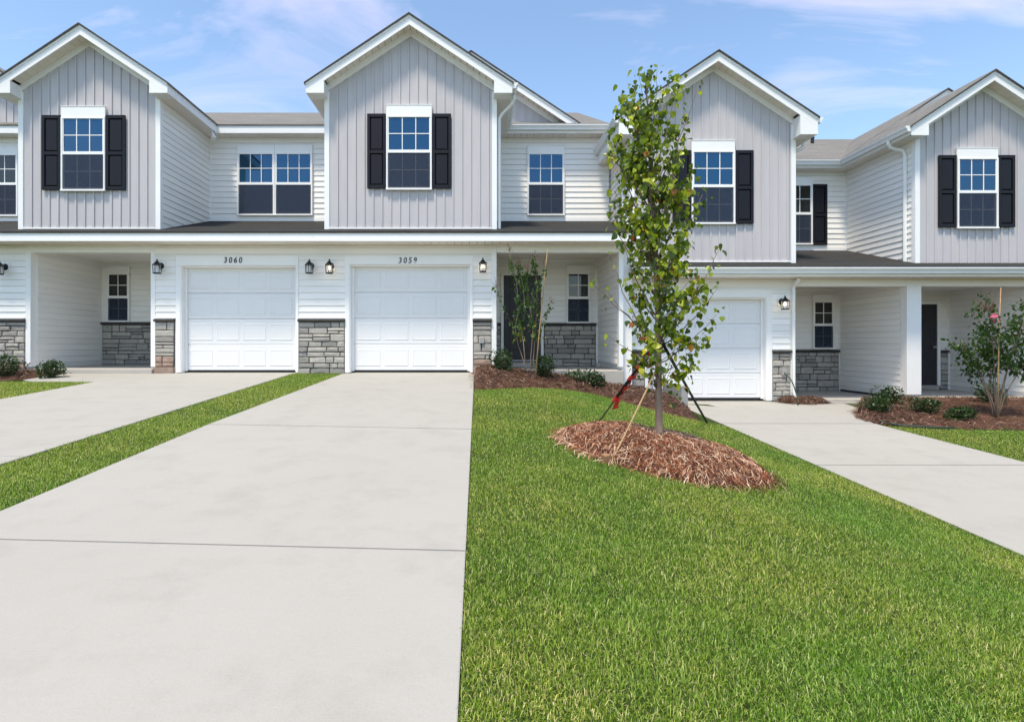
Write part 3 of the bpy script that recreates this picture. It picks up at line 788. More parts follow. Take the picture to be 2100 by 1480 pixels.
# ---- 3060
h1 = thing('townhouse', (xa(350), YA, GZ), 'white townhouse numbered 3060, narrow grey gable over its open porch', 'townhouse', 'attached townhouses')
xc1, half1 = xa(184.5), 1.434
core = shell(h1, a, xa(58) + .002, xa(657))
gable_bay(h1, xc1, half1, YA, za(470), Z(52, 11.15), a.soff2, YAR, 16.6, sidelap=(1,), zref=a.zref)
recess(h1, core, a, xc1 + half1 + 0.03, xa(668) , False)
window(h1, YA - .022, xa(129.5), xa(219.5), za(391.5), za(243), 3, 2, 0.215, rail=za(316))
shutter(h1, YA, xa(90), xa(128.4), za(391), za(238.5)); shutter(h1, YA, xa(220.6), xa(260), za(391), za(238.5))
for p0, p1 in ((488.5, 564.5), (565, 642)):
    window(h1, YAR - .022, xr(p0), xr(p1), zr(441.5), zr(315.5), 3, 2, 0.19, rail=zr(378), lower_grid=False)
d0, d1 = xa(373), xa(606.5)
w1 = front(h1, a, xa(319.5), xa(657), [(d0 - .034, d1 + .034, za(547.5))], a.base)
garage(h1, YA, d0, d1, GZ + 0.035, za(548), xa(362), xa(613), za(525))
lapF(w1, YA, xa(319.5), xa(657), za(525) + 0.004, a.soff1 - .01, a.zref)
lapF(w1, YA, xa(319.5), xa(362), za(653), za(525) + 0.003, a.zref)
stone_wall(h1, YA, xa(319.5), xa(358), za(752), za(653.5), 21, clay=True)
MB().box(xa(317), xa(357.5), YA - .05, YA + .02, GZ - .02, za(752) - .002).build('foundation', M['clay'], h1)
MB().box(xa(319.5), xa(362), YA - 0.03, YA + .01, za(653) - .002, za(653) + 0.03).build('base_trim', M['trim'], h1)
post(h1, xa(310), xa(319.3), YA - 0.02, YA + 0.12, CZ - 0.46, a.soff1 - .008, 'corner_post')
porch(h1, a, xa(66.2), xa(319), CZ - .5, xa(64.2), xa(309.8), CZ + 2.06)
MB().box(xa(314), xa(319.4), YA + 0.121, YAR + .1, CZ - 0.9, a.soff1).build('porch_side_wall', M['vinyl'], h1)
zc_ = Z(660.5, YAR)
lapF(core, YAR, xr(207), xa(314), zc_ + .002, CZ + 2.06, a.zref)
MB().box(xr(205.5), xr(210.5), YAR - 0.045, YAR + .01, CZ - .46, CZ + 2.06).build('corner_board', M['trim'], h1)
stone_wall(h1, YAR, xr(210.8), xa(314), CZ - 0.49, zc_, 41)
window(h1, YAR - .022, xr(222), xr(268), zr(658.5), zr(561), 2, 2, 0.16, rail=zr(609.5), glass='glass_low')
MB().box(xa(66), xa(317), YA - 0.10, YAR + .1, CZ - 0.80, CZ - 0.50).build('porch_slab', M['slab'], h1, bevel=.008)
digits(h1, '3060', xa(479), YA - 0.028, za(533.5), 0.118)

# ---- 3059
h2 = thing('townhouse', (xa(840), YA, GZ), 'white townhouse numbered 3059, wide grey gable over its garage, charcoal entry door', 'townhouse', 'attached townhouses')
xc2, half2 = -1.350, 1.742
core = shell(h2, a, xa(657) + .002, 3.205, rx1=3.205)
gable_bay(h2, xc2, half2, YA, za(470), Z(31, 11.15), a.soff2, YAR, 16.9, gutters=(1,), sidelap=(-1, 1), zref=a.zref)
gable_bay(h2, X(966, 13.55), 2.35, 13.86, zr(252), Z(107, 13.55), a.soff2 + .1, YAR, 17.6, rear=True)
recess(h2, core, a, xa(1019) + 0.03, 3.205, True)
MB().box(xa(1278.5), 3.20, YA + .125, YAR, CZ - 1.9, a.soff1 + .01).build('end_wall', M['vinyl'], h2)
window(h2, YA - .022, xa(793), xa(886), za(389), za(240), 3, 2, 0.215, rail=za(312.5))
shutter(h2, YA, xa(754), xa(792), za(388), za(235.5)); shutter(h2, YA, xa(887), xa(925.3), za(388), za(235.5))
window(h2, YAR - .022, xr(1081), xr(1157), zr(441.5), zr(316), 3, 2, 0.17, rail=zr(378))
d0, d1 = xa(719), xa(963.5)
w2 = front(h2, a, xa(657), xa(1018), [(d0 - .034, d1 + .034, za(545))], a.base)
garage(h2, YA, d0, d1, GZ + 0.035, za(545.5), xa(708), xa(970), za(525))
lapF(w2, YA, xa(657), xa(1008), za(525) + 0.004, a.soff1 - .01, a.zref)
lapF(w2, YA, xa(613), xa(708), za(653), za(525) + .003, a.zref)
lapF(w2, YA, xa(970), xa(1008), za(653), za(525) + .003, a.zref)
stone_wall(h2, YA, xa(613.2), xa(707.5), za(767), za(653.5), 36)
stone_wall(h2, YA, xa(970.5), xa(1007.8), za(748), za(653.5), 52, clay=True)
MB().box(xa(970.5), xa(1007.8), YA - .05, YA + .02, GZ - .4, za(748) - .002).build('foundation', M['clay'], h2)
MB().box(xa(613), xa(708), YA - 0.03, YA + .01, za(653) - .002, za(653) + 0.03).box(xa(970), xa(1008), YA - 0.03, YA + .01, za(653) - .002, za(653) + 0.03).build('base_trim', M['trim'], h2)
post(h2, xa(1008), xa(1018), YA - 0.02, YA + 0.12, CZ - 0.5, a.soff1 - .008, 'corner_post')
porch(h2, a, xa(1018), xa(1280), 0, xa(1018.2), xa(1268.8), CZ + 2.06)
post(h2, xa(1269), xa(1278), YA - 0.02, YA + 0.12, CZ - 0.46, a.soff1 - .008, 'corner_post')
ps = MB().box(xa(1272), xa(1279), YA + 0.121, YAR + .1, CZ - 0.42, a.soff1).build('porch_side_wall', M['vinyl'], h2)
lapS(ps, xa(1272), YA + 0.121, YAR - .03, CZ - 0.40, CZ + 2.06, a.zref, -1)
lapS(w2, xa(1018), YA + 0.121, YAR - .03, CZ - 0.40, CZ + 2.06, a.zref, 1)
zc_ = zr(662.5)
lapF(core, YAR, xa(1018), xa(1272), zc_ + .002, CZ + 2.06, a.zref)
MB().box(xr(1221.5), xr(1226.5), YAR - 0.045, YAR + .01, CZ - .46, CZ + 2.06).build('corner_board', M['trim'], h2)
stone_wall(h2, YAR, xr(1116), xr(1221.3), CZ - 0.53, zc_, 61)
stone_wall(h2, YAR, xa(1018), xr(1026.5), CZ - 0.53, zc_, 62)
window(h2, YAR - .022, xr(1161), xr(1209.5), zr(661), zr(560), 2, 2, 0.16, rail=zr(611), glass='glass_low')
def entry_door(h, Y, x0, x1, z0, z1, cw=0.06):
    c = MB().box(x0 - cw, x0, Y - .045, Y, z0 - .02, z1 + cw).box(x1, x1 + cw, Y - .045, Y, z0 - .02, z1 + cw).box(x0, x1, Y - .045, Y, z1, z1 + cw)
    c.build('door_casing', M['trim'], h, bevel=.003)
    d = MB().box(x0 + .003, x1 - .003, Y - .022, Y - .002, z0, z1 - .003).build('door', M['entry'], h)
    wd, ht = x1 - x0, z1 - z0
    for (u0, u1) in ((.14, .46), (.54, .86)):
        for (v0, v1) in ((.10, .40), (.47, .80), (.85, .95)):
            xa_, xb_, zl, zh = x0 + wd*u0, x0 + wd*u1, z0 + ht*v0, z0 + ht*v1; q = .03; y = Y - .0225
            MB().add([(xa_, y, zl), (xb_, y, zl), (xb_, y, zh), (xa_, y, zh), (xa_+q*.4, y + .008, zl+q*.4), (xb_-q*.4, y+.008, zl+q*.4), (xb_-q*.4, y+.008, zh-q*.4), (xa_+q*.4, y+.008, zh-q*.4),
                      (xa_+q, y - .008, zl+q), (xb_-q, y-.008, zl+q), (xb_-q, y-.008, zh-q), (xa_+q, y-.008, zh-q)],
                     [(0,1,5,4),(1,2,6,5),(2,3,7,6),(3,0,4,7),(4,5,9,8),(5,6,10,9),(6,7,11,10),(7,4,8,11),(8,9,10,11)]).build('door_panel', M['entry'], d)
    MB().box(x0 - .03, x1 + .03, Y - .16, Y, z0 - .05, z0 - .001).build('threshold', M['plastic'], h, bevel=.004)
    kb = MB().lathe((0, 0, 0), [(.03, 0), (.03, .008), (.012, .012), (.012, .03), (.026, .04), (.03, .055), (.018, .068)], 12)
    kb.v = [(x1 - .07 + p, Y - .022 - q_, z0 + ht * .47 + r_) for p, r_, q_ in kb.v]
    kb.build('knob', M['plastic'], d, smooth=True)
    return d
entry_door(h2, YAR - .016, xr(1032.5), xr(1109), zr(737), zr(565))
MB().box(xa(1018.4), xa(1277), YA - 0.10, YAR + .1, CZ - 1.9, CZ - 0.53).build('porch_slab', M['slab'], h2, bevel=.008)
MB().box(xr(1024), xr(1118), YAR - 0.55, YAR - 0.02, CZ - 0.528, CZ - 0.43).build('door_step', M['slab'], h2, bevel=.008)
digits(h2, '3059', xa(836), YA - 0.028, za(534), 0.118)
# downspout from the gable gutter
gx, gy = xc2 + half2 + .312 + .05, YA + 0.25
downspout(h2, [(gx, gy - .25, a.soff2 + .08), (gx, gy - .25, a.soff2 - .02), (gx - .04, gy - .23, a.soff2 - .10), (xa(1018) + .12, YA + .12, a.soff2 - .26), (xa(1018) + .06, YA + .12, a.soff2 - .36), (xa(1018) + .06, YA + .12, za(474)), (xa(1018) + .11, YA + .03, za(477))])
MB().box(xa(983), xa(993), YA - .075, YA - .02, za(704), za(691)).build('outlet_box', M['plastic'], h2, bevel=.004)

# ---- lower row, unit with its garage behind the young tree
h3 = thing('townhouse', (xb(1460), YB, GZB), 'white townhouse of the lower row, its gable and garage behind the young tree', 'townhouse', 'attached townhouses')
xc3, half3 = xb(1461), 1.740
core = shell(h3, b, xb(1292), xb(1872), rx0=xb(1284))
gable_bay(h3, xc3, half3, YB, zb(538), Z(106.5, 11.57), b.soff2, YBR, 17.3, gutters=(-1, 1), sidelap=(-1, 1), zref=b.zref)
recess(h3, core, b, xc3 + half3 + .03, xb(1877), True)
window(h3, YB - .022, xb(1416.4), xb(1505), zb(459), zb(311.5), 3, 2, 0.215, rail=zb(383))
shutter(h3, YB, xb(1378), xb(1415.5), zb(459.5), zb(310)); shutter(h3, YB, xb(1506), xb(1543), zb(459.5), zb(310))
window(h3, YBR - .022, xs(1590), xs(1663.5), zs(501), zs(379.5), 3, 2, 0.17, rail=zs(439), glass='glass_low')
shutter(h3, YBR, xs(1664.2), xs(1694), zs(503), zs(379))
d0, d1 = xb(1334), xb(1571)
w3 = front(h3, b, xb(1292), xb(1628), [(d0 - .034, d1 + .034, zb(612.5))], b.base)
garage(h3, YB, d0, d1, GZB + 0.035, zb(613), xb(1322), xb(1582.5), zb(594))
lapF(w3, YB, xb(1292), xb(1620), zb(594) + .004, b.soff1 - .01, b.zref)
lapF(w3, YB, xb(1292), xb(1322), zb(717), zb(594) + .003, b.zref)
lapF(w3, YB, xb(1582.5), xb(1620), zb(717), zb(594) + .003, b.zref)
stone_wall(h3, YB, xb(1583), xb(1620), zb(829), zb(717.5), 71)
stone_wall(h3, YB, xb(1292), xb(1321.5), zb(829), zb(717.5), 72)
MB().box(xb(1583), xb(1620), YB - 0.03, YB + .01, zb(717) - .002, zb(717) + 0.03).box(xb(1292), xb(1321.5), YB - 0.03, YB + .01, zb(717) - .002, zb(717) + 0.03).build('base_trim', M['trim'], h3)
post(h3, xb(1620.3), xb(1628), YB - 0.02, YB + 0.12, GZB, b.soff1 - .008, 'corner_post')
downspout(h3, [(xb(1624), YB - 0.28, b.soff1 - .02), (xb(1624), YB - 0.2, b.soff1 - .09), (xb(1624), YB - .065, b.soff1 - .20), (xb(1624), YB - .065, zb(800)), (xb(1625), YB - .09, zb(812)), (xb(1626), YB - .2, zb(818))])
porch(h3, b, xb(1628), xb(1858), 0, xb(1628.2), xb(1857.6), CZ + 1.40)
zc_ = zs(717)
lapF(core, YBR, xb(1628), xs(1722), zc_ + .002, CZ + 1.40, b.zref)
MB().box(xs(1719), xs(1724), YBR - 0.045, YBR + .01, GZB + .02, CZ + 1.40).build('corner_board', M['trim'], h3)
stone_wall(h3, YBR, xb(1628), xs(1718.8), zs(802), zc_, 81)
window(h3, YBR - .022, xs(1664.5), xs(1708), zs(714), zs(618), 2, 2, 0.16, rail=zs(666), glass='glass_low')
MB().box(xb(1600), xb(1872), YB - 0.02, YBR + .1, CZ - 1.6, CZ - 1.165).build('porch_slab', M['slab'], h3, bevel=.008)
gx = xc3 - half3 - .312 - .05
downspout(h3, [(gx, YB + .35, b.soff2 + .08), (gx, YB + .35, b.soff2 - .05), (gx + .06, YB + .35, b.soff2 - .13), (xc3 - half3 - .10, YB + .35, b.soff2 - .24), (xc3 - half3 - .05, YB + .35, b.soff2 - .34), (xc3 - half3 - .05, YB + .35, zb(530))])
gx = xc3 + half3 + .312 + .05
downspout(h3, [(gx, YB + .3, b.soff2 + .08), (gx, YB + .3, b.soff2 - .03), (gx - .05, YB + .3, b.soff2 - .1), (xc3 + half3 + .1, YB + .3, b.soff2 - .2), (xc3 + half3 + .05, YB + .3, b.soff2 - .3), (xc3 + half3 + .05, YB + .3, zb(530))])
MB().lathe((X(1666, 17.2), 17.2, b.soff2 + 1.62), [(.05, -.3), (.05, .35), (.06, .36), (.06, .39)], 10).build('vent_pipe', M['black'], h3)
sp = MB().box(xb(1600), xb(1610), YB - .08, YB - .02, zb(769), zb(757)).build('outlet_box', M['plastic'], h3, bevel=.004)

# ---- lower row, unit at the right edge
h4 = thing('townhouse', (xb(2010), YB, GZB), 'white townhouse at the right picture edge, dark door behind a wide white post', 'townhouse', 'attached townhouses')
xc4, half4 = xb(2013), 1.405
core = shell(h4, b, xb(1872) + .002, 17.0)
gable_bay(h4, xc4, half4, YB, zb(543), Z(146.5, 11.57), b.soff2, YBR, 16.9, gutters=(-1,), pitch=0.1745, sidelap=(-1,), zref=b.zref)
gable_bay(h4, X(1944, 14.05), 2.35, 14.36, b.soff2 + .3, Z(184, 14.05), b.soff2 + .1, YBR, 18.1, rear=True)
recess(h4, core, b, xc4 + half4 + .03, 16.8, False)
window(h4, YB - .022, xb(1958.3), xb(2041.7), zb(468), zb(326), 3, 2, 0.205, rail=zb(395))
shutter(h4, YB, xb(1921.6), xb(1957.4), zb(467), zb(320)); shutter(h4, YB, xb(2042.6), xb(2077), zb(467), zb(320))
w4 = front(h4, b, X(1945, YBR), 17.0, [], b.base)
lapF(w4, YB, X(1945, YBR) + .03, 17.0, CZ - 1.05, b.soff1 - .01, b.zref)
pw = MB().box(xb(1858) + .012, xb(1886), YB + .16, YBR + .1, CZ - 1.12, b.soff1).build('porch_side_wall', M['vinyl'], h4)
lapS(pw, xb(1858) + .012, YB + .16, YBR - .03, CZ - 1.09, CZ + 1.40, b.zref, -1)
MB().box(xb(1859), xb(1884), YB + .17, YBR, CZ - 1.3, CZ - 1.12).build('foundation', M['dark'], h4)
post(h4, xb(1858), xb(1887.5), YB - 0.03, YB + 0.155, Z(809, YB), b.beam - .001)
porch(h4, b, xb(1887), X(1945, YBR), 0, xb(1857.8), 16.5, CZ + 1.40)
lapF(core, YBR, xb(1886), xs(1944), zs(718) + .002, CZ + 1.40, b.zref)
entry_door(h4, YBR - .016, xs(1846), xs(1919), zs(789), zs(624), 0.075)
stone_wall(h4, YBR, xs(1927), xs(1942), zs(798), zs(718), 91)
MB().box(xs(1942), xs(1946), YBR - 0.045, YBR + .01, GZB + .02, CZ + 1.40).build('corner_board', M['trim'], h4)
lapS(w4, X(1945, YBR), YB + .05, YBR - .046, CZ - 1.05, CZ + 1.40, b.zref, -1)
MB().box(X(1945, YBR) - .06, X(1945, YBR) - .002, 13.42, 13.52, Z(770, 13.5), Z(757, 13.5)).build('outlet_box', M['plastic'], h4, bevel=.004)
MB().box(xb(1888) - .05, 17.0, YB - 0.02, YBR + .1, CZ - 1.6, CZ - 1.13).build('porch_slab', M['slab'], h4, bevel=.008)
gx = xc4 - half4 - .312 - .05
downspout(h4, [(gx, YB + .28, b.soff2 + .08), (gx, YB + .28, b.soff2 - .0), (gx + .05, YB + .28, b.soff2 - .08), (xc4 - half4 - .1, YB + .22, b.soff2 - .17), (xc4 - half4 - .05, YB + .22, b.soff2 - .27), (xc4 - half4 - .05, YB + .22, zb(541)), (xc4 - half4 - .09, YB + .12, zb(545))])

# ---- lanterns, security light
for px, py, yy, lab, lit in ((14.5, 548, YA, 'black wall lantern above the stone pier at the left picture edge, before the porch', 0),
                         (333, 546, YA, 'black wall lantern left of the 3060 garage door, beside the porch post', 0),
                         (640, 546, YA, 'unlit black wall lantern right of the 3060 garage door, the left one of the pair', 0),
                         (680.5, 546, YA, 'lit black wall lantern left of the 3059 garage door, the right one of the pair', 1),
                         (990, 543, YA, 'lit black wall lantern right of the 3059 garage door, seen straight on', 1),
                         (1600, 619, YB, 'lit black wall lantern on the lower row, right of its garage door', 1)):
    lantern(X(px, yy), yy - 0.02, Z(py, yy), lab, lit)
fl = Vector((xa(329) + .30, 13.05, a.soff2 - 0.002))
t_ = thing('security_light', fl, 'small white security light under the soffit between the 3060 gable and its twin window', 'security light')
MB().lathe(fl, [(.055, -.03), (.055, 0)], 12).build('mount', M['chrome'], t_)
MB().tube([fl + Vector((0, 0, -.03)), fl + Vector((.02, -.02, -.12))], .016, 8).build('arm', M['chrome'], t_)
MB().tube([fl + Vector((.02, -.02, -.10)), fl + Vector((.05, -.05, -.19)), fl + Vector((.085, -.09, -.26))], [.03, .05, .062], 12).build('lamp_head', M['chrome'], t_)

# ------------------------------------------------------------------ ground and drives
def grid_mesh(name, xs_, ys_, zf, mat, smooth=True):
    v = [(x, y, zf(x, y)) for y in ys_ for x in xs_]; n = len(xs_)
    f = [(j*n + i, j*n + i + 1, (j+1)*n + i + 1, (j+1)*n + i) for j in range(len(ys_) - 1) for i in range(n - 1)]
    m = MB(); m.v, m.f = v, f
    return m.build(name, mat, None, smooth)
xs_ = [-600, -200, -60, -25] + [round(-15 + i * .5, 3) for i in range(30)] + [round(0.0 + i * .2, 3) - .055 for i in range(22)] + [5, 6, 8, 12, 17, 25, 60, 200, 600]
ys_ = [-600, -200, -60, -20, -8] + [-3 + i * .5 for i in range(33)] + [15, 18, 24, 40, 100, 300, 700]
g = grid_mesh('ground', xs_, ys_, lambda x, y: ground(x, y) - 0.012, M['turf']); g['kind'] = 'structure'

def slab_drive(name, polys, top=0.003, mat='concrete', th=0.12):
    """polys: list of slab outlines (x,y) counter-clockwise"""
    allp = [p for q in polys for p in q]
    e = bpy.data.objects.new(name, None); COL.objects.link(e); e['kind'] = 'structure'
    e.location = (allp[0][0], allp[0][1], ground(*allp[0]))
    if len(polys) > 1:
        q0, q1, ya_, yb_ = polys[0][0][0] + .02, polys[0][1][0] - .02, -2.9, polys[-1][0][1] + .15
        MB().add([(x, y, gz(x, y) + top - d_) for d_ in (.02, .06) for x, y in ((q0, ya_), (q1, ya_), (q1, yb_), (q0, yb_))], [(0, 1, 2, 3), (7, 6, 5, 4), (0, 4, 5, 1), (1, 5, 6, 2), (2, 6, 7, 3), (3, 7, 4, 0)]).build('joint_filler', M['dark'], e)
    for q in polys:
        n = len(q)
        vt = [(x, y, gz(x, y) + top) for x, y in q]; vb = [(x, y, gz(x, y) + top - th) for x, y in q]
        # narrow rounded arris
        cx = sum(p[0] for p in q) / n; cy = sum(p[1] for p in q) / n
        vi = [(x + (0.004 if x < cx else -0.004), y + (0.003 if y < cy else -0.003), z + 0.002) for x, y, z in vt]
        fs = [tuple(i + 2*n for i in range(n))] + [(i, (i+1) % n, (i+1) % n + 2*n, i + 2*n) for i in range(n)] + [(i + n, (i+1) % n + n, (i+1) % n, i) for i in range(n)]
        MB().add(vt + vb + vi, fs).build('slab', M[mat], e)
    return e
gA = lambda x, y: CZ - 1.1446 + 0.0487 * min(max(y, -3), 11.45)
gB = lambda x, y: gA(x, y) - 0.63
gz = gA
J = 0.008
def joint_y(x, y0, y1, xl, xr): return y0 + (y1 - y0) * (x - xl) / (xr - xl)
L2, R2 = -2.80, -0.055
j1 = lambda x: 5.98 + (5.72 - 5.98) * (x - L2) / (R2 - L2)
j2 = lambda x: 2.905 + (2.742 - 2.905) * (x - L2) / (R2 - L2)
slab_drive('driveway', [
    [(L2, -3), (R2, -3), (R2, j2(R2) - J), (L2, j2(L2) - J)],
    [(L2, j2(L2) + J), (R2, j2(R2) + J), (R2, j1(R2) - 2*J), (L2 - .06, j1(L2) - 2*J)],
    [(L2 - .06, j1(L2) + 2*J), (R2, j1(R2) + 2*J), (R2, 11.15), (-.115, 11.45), (-.115, YA + .16), (xa(709), YA + .16), (xa(706), 11.2)]])
L1, R1 = -6.52, -3.70
slab_drive('driveway', [
    [(L1, -3), (R1, -3), (R1, 4.6), (L1, 4.6)],
    [(L1, 4.614), (R1, 4.614), (R1 - .02, 8.1), (L1 - .12, 8.1)],
    [(L1 - .12, 8.114), (R1 - .02, 8.114), (xa(604), 11.3), (xa(608), YA + .16), (xa(362), YA + .16), (xa(360), YA - .105), (xa(240), YA - .11), (xa(132), YA - .11), (-8.25, 10.2), (-7.9, 9.95), (-6.75, 9.90)]])
gz = gB
L3, R3 = 4.07, 6.70
slab_drive('driveway', [
    [(L3, -3), (R3 + .05, -3), (R3, 6.72 - 2*J), (L3, 6.72 - 2*J)],
    [(L3, 6.72 + 2*J), (R3, 6.72 + 2*J), (6.62, 9.05), (6.63, 9.34 - 3*J), (L3, 9.34 - 3*J)],
    [(L3, 9.34 + 3*J), (6.63, 9.34 + 3*J), (6.75, 9.75), (7.0, 10.3), (7.45, 10.95), (7.55, 11.55), (xb(1620) + .45, 11.55), (xb(1598), 11.40), (xb(1584), 11.75), (xb(1582), YB + .16), (xb(1335), YB + .16), (xb(1335), 11.6), (L3, 11.3)]])
gz = gB
slab_drive('walkway', [[(xb(1628) + .1, 11.57), (7.95, 11.57), (7.95, YB - .03), (xb(1628) + .1, YB - .03)]], 0.014)
gz = gA
# low concrete cheek between the two levels
tag(MB().box(3.92, 4.05, 10.75, 11.83, CZ - 1.6, CZ - .80).build('retaining_wall', M['found'], None, bevel=.01), 'short low concrete wall beside the lower garage, behind the young tree', 'retaining wall')

# ------------------------------------------------------------------ pine straw
def needles(P, N_, zf, mat, name, length=(.10, .22), wid=.0032, lift=.02, parent=None, seed=3, pale=0.0):
    """curved pine needles lying on a surface: P sampler -> (x,y)"""
    r = np.random.default_rng(seed); V = []; T = []; A = []
    pts = [P(r) for _ in range(N_)]
    S = 4
    for k, (x, y) in enumerate(pts):
        L = r.uniform(*length); a = r.uniform(0, 2 * math.pi); c = r.normal(0, 1.6); z0 = zf(x, y)
        ph = r.uniform(0, lift); o = len(V); tone = r.random() ** 1.4
        if r.random() < pale: tone = r.uniform(.85, 1)
        px, py = x, y; w = wid * r.uniform(.7, 1.4); bow = r.uniform(.2, 1.2) * lift
        for i in range(S + 1):
            s = i / S
            ang = a + c * (s - .5)
            if i: px += math.cos(ang) * L / S; py += math.sin(ang) * L / S
            zz = zf(px, py) + .004 + ph + bow * math.sin(math.pi * s)
            nx, ny = -math.sin(ang) * w, math.cos(ang) * w
            V.append((px + nx, py + ny, zz)); V.append((px - nx, py - ny, zz + w * .6)); A += [tone, tone]
            if i < S:
                q = o + 2 * i; T += [(q, q + 1, q + 3), (q, q + 3, q + 2)]
    return fast_mesh(name, np.array(V), np.array(T), mat, np.array(A), parent)

MC, MR, MH = Vector((1.86, 5.66)), 1.10, 0.155
def mound_z(x, y):
    dx, dy = (x - MC.x) / 1.0, (y - MC.y) / .98
    r = math.hypot(dx, dy)
    wob = 1 + .05 * math.sin(3 * math.atan2(dy, dx) + .7) + .03 * math.sin(7 * math.atan2(dy, dx))
    k = max(0.0, 1 - (r / wob) ** 2.6)
    return ground(x, y) - .03 + (MH + .03) * k ** .8 + .018 * math.sin(9 * x + 3) * math.sin(8 * y) * k
v = []; f = []; nr, na = 14, 48
for i in range(nr + 1):
    for k in range(na):
        rr = (i / nr) * 1.10; t = 2 * math.pi * k / na
        x, y = MC.x + rr * 1.0 * math.cos(t), MC.y + rr * .98 * math.sin(t); v.append((x, y, mound_z(x, y)))
for i in range(nr):
    for k in range(na): f.append((i*na + k, i*na + (k+1) % na, (i+1)*na + (k+1) % na, (i+1)*na + k))
m = MB(); m.v, m.f = v, f
mo = m.build('straw_mound', M['straw_base'], None, True)
tag(mo, 'mound of reddish pine straw round the foot of the young tree', 'pine straw', None, 'stuff')
def ps_(r):
    t = r.uniform(0, 2 * math.pi); q = math.sqrt(r.random()) * 1.02
    return MC.x + q * 1.0 * math.cos(t), MC.y + q * .98 * math.sin(t)
needles(ps_, 17000, mound_z, M['straw'], 'needles', (.08, .22), .0017, .034, mo, 5, .13)

def bed(name, fr, bk, h, label, n, seed, pale=.04):
    """mulch bed between a front outline and a back outline (lists of (x,y)); h = crown height"""
    nv = 8
    def at(u, w):
        def ev(L):
            s = u * (len(L) - 1); i = min(int(s), len(L) - 2); q = s - i
            return Vector(L[i]) * (1 - q) + Vector(L[i + 1]) * q
        p = ev(fr) * (1 - w) + ev(bk) * w
        return p
    def hh(u, w): return (-.03 + (h + .03) * (1 - (1 - w) ** 2.2)) * (0.55 + .45 * min(1, 8 * u, 8 * (1 - u))) + .02 * math.sin(13 * u * len(fr)) * math.sin(5 * w + 1)
    nu = 40; v = []; f = []
    for i in range(nu + 1):
        for k in range(nv + 1):
            p = at(i / nu, k / nv); v.append((p.x, p.y, ground(p.x, p.y) + hh(i / nu, k / nv)))
    for i in range(nu):
        for k in range(nv): f.append((i*(nv+1) + k, (i+1)*(nv+1) + k, (i+1)*(nv+1) + k + 1, i*(nv+1) + k + 1))
    m = MB(); m.v, m.f = v, f
    o = m.build(name, M['straw_base'], None, True)
    tag(o, label, 'pine straw', None, 'stuff')
    from mathutils.bvhtree import BVHTree
    tree = BVHTree.FromPolygons([Vector(p) for p in v], f)
    def zf(x, y):
        q = tree.ray_cast(Vector((x, y, 5)), Vector((0, 0, -1)))
        return q[0].z if q[0] is not None else ground(x, y) - .01
    def P(r):
        p = at(r.random(), r.random() ** .8); return p.x, p.y
    needles(P, n, zf, M['straw_dark'], 'needles', (.08, .2), .0034, .025, o, seed, pale)
    return zf
fr = [hit(px, py) for px, py in ((974, 800), (1030, 797), (1090, 795), (1150, 797), (1215, 807), (1280, 824), (1345, 842), (1400, 855), (1434, 863))]
fr = [(p.x, p.y) for p in fr]
bk = [(-.04, 11.42), (.25, 11.40), (.42, 11.36), (1.2, 11.34), (2.0, 11.34), (2.9, 11.36), (3.25, 11.80), (3.8, 11.80), (4.05, 11.2)]
bed2 = bed('straw_bed', fr, bk, .17, 'brown pine straw bed between the 3059 porch and the lawn', 5200, 8)
fr = [(6.66, 9.45), (6.80, 9.12), (7.3, 8.90), (8.2, 8.75), (9.3, 8.72), (10.6, 8.80), (12.2, 8.9), (14.5, 9.0)]
bk = [(6.80, 9.85), (7.1, 10.45), (7.6, 11.1), (8.1, 11.80), (9.2, 11.82), (10.6, 11.84), (12.2, 11.84), (14.5, 11.84)]
bed4 = bed('straw_bed', fr, bk, .10, 'brown pine straw bed with low shrubs before the lower porches at the right', 6000, 9)
fr = [(xb(1600), 11.42), (6.75, 11.30), (7.05, 11.45), (7.25, 11.52)]
bk = [(xb(1590), 11.80), (xb(1615), 11.80), (6.95, 11.80), (7.2, 11.70)]
bed3 = bed('straw_bed', fr, bk, .10, 'small heap of brown pine straw at the downspout beside the lower garage', 700, 10)
fr = [(-12.5, 9.95), (-10.5, 9.95), (-9.2, 10.0), (-8.3, 10.2)]
bk = [(-12.5, 11.40), (-10.5, 11.40), (-9.2, 11.35), (-8.28, 11.30)]
bed1 = bed('straw_bed', fr, bk, .06, 'narrow straw bed with two shrubs before the left porch', 1600, 12)

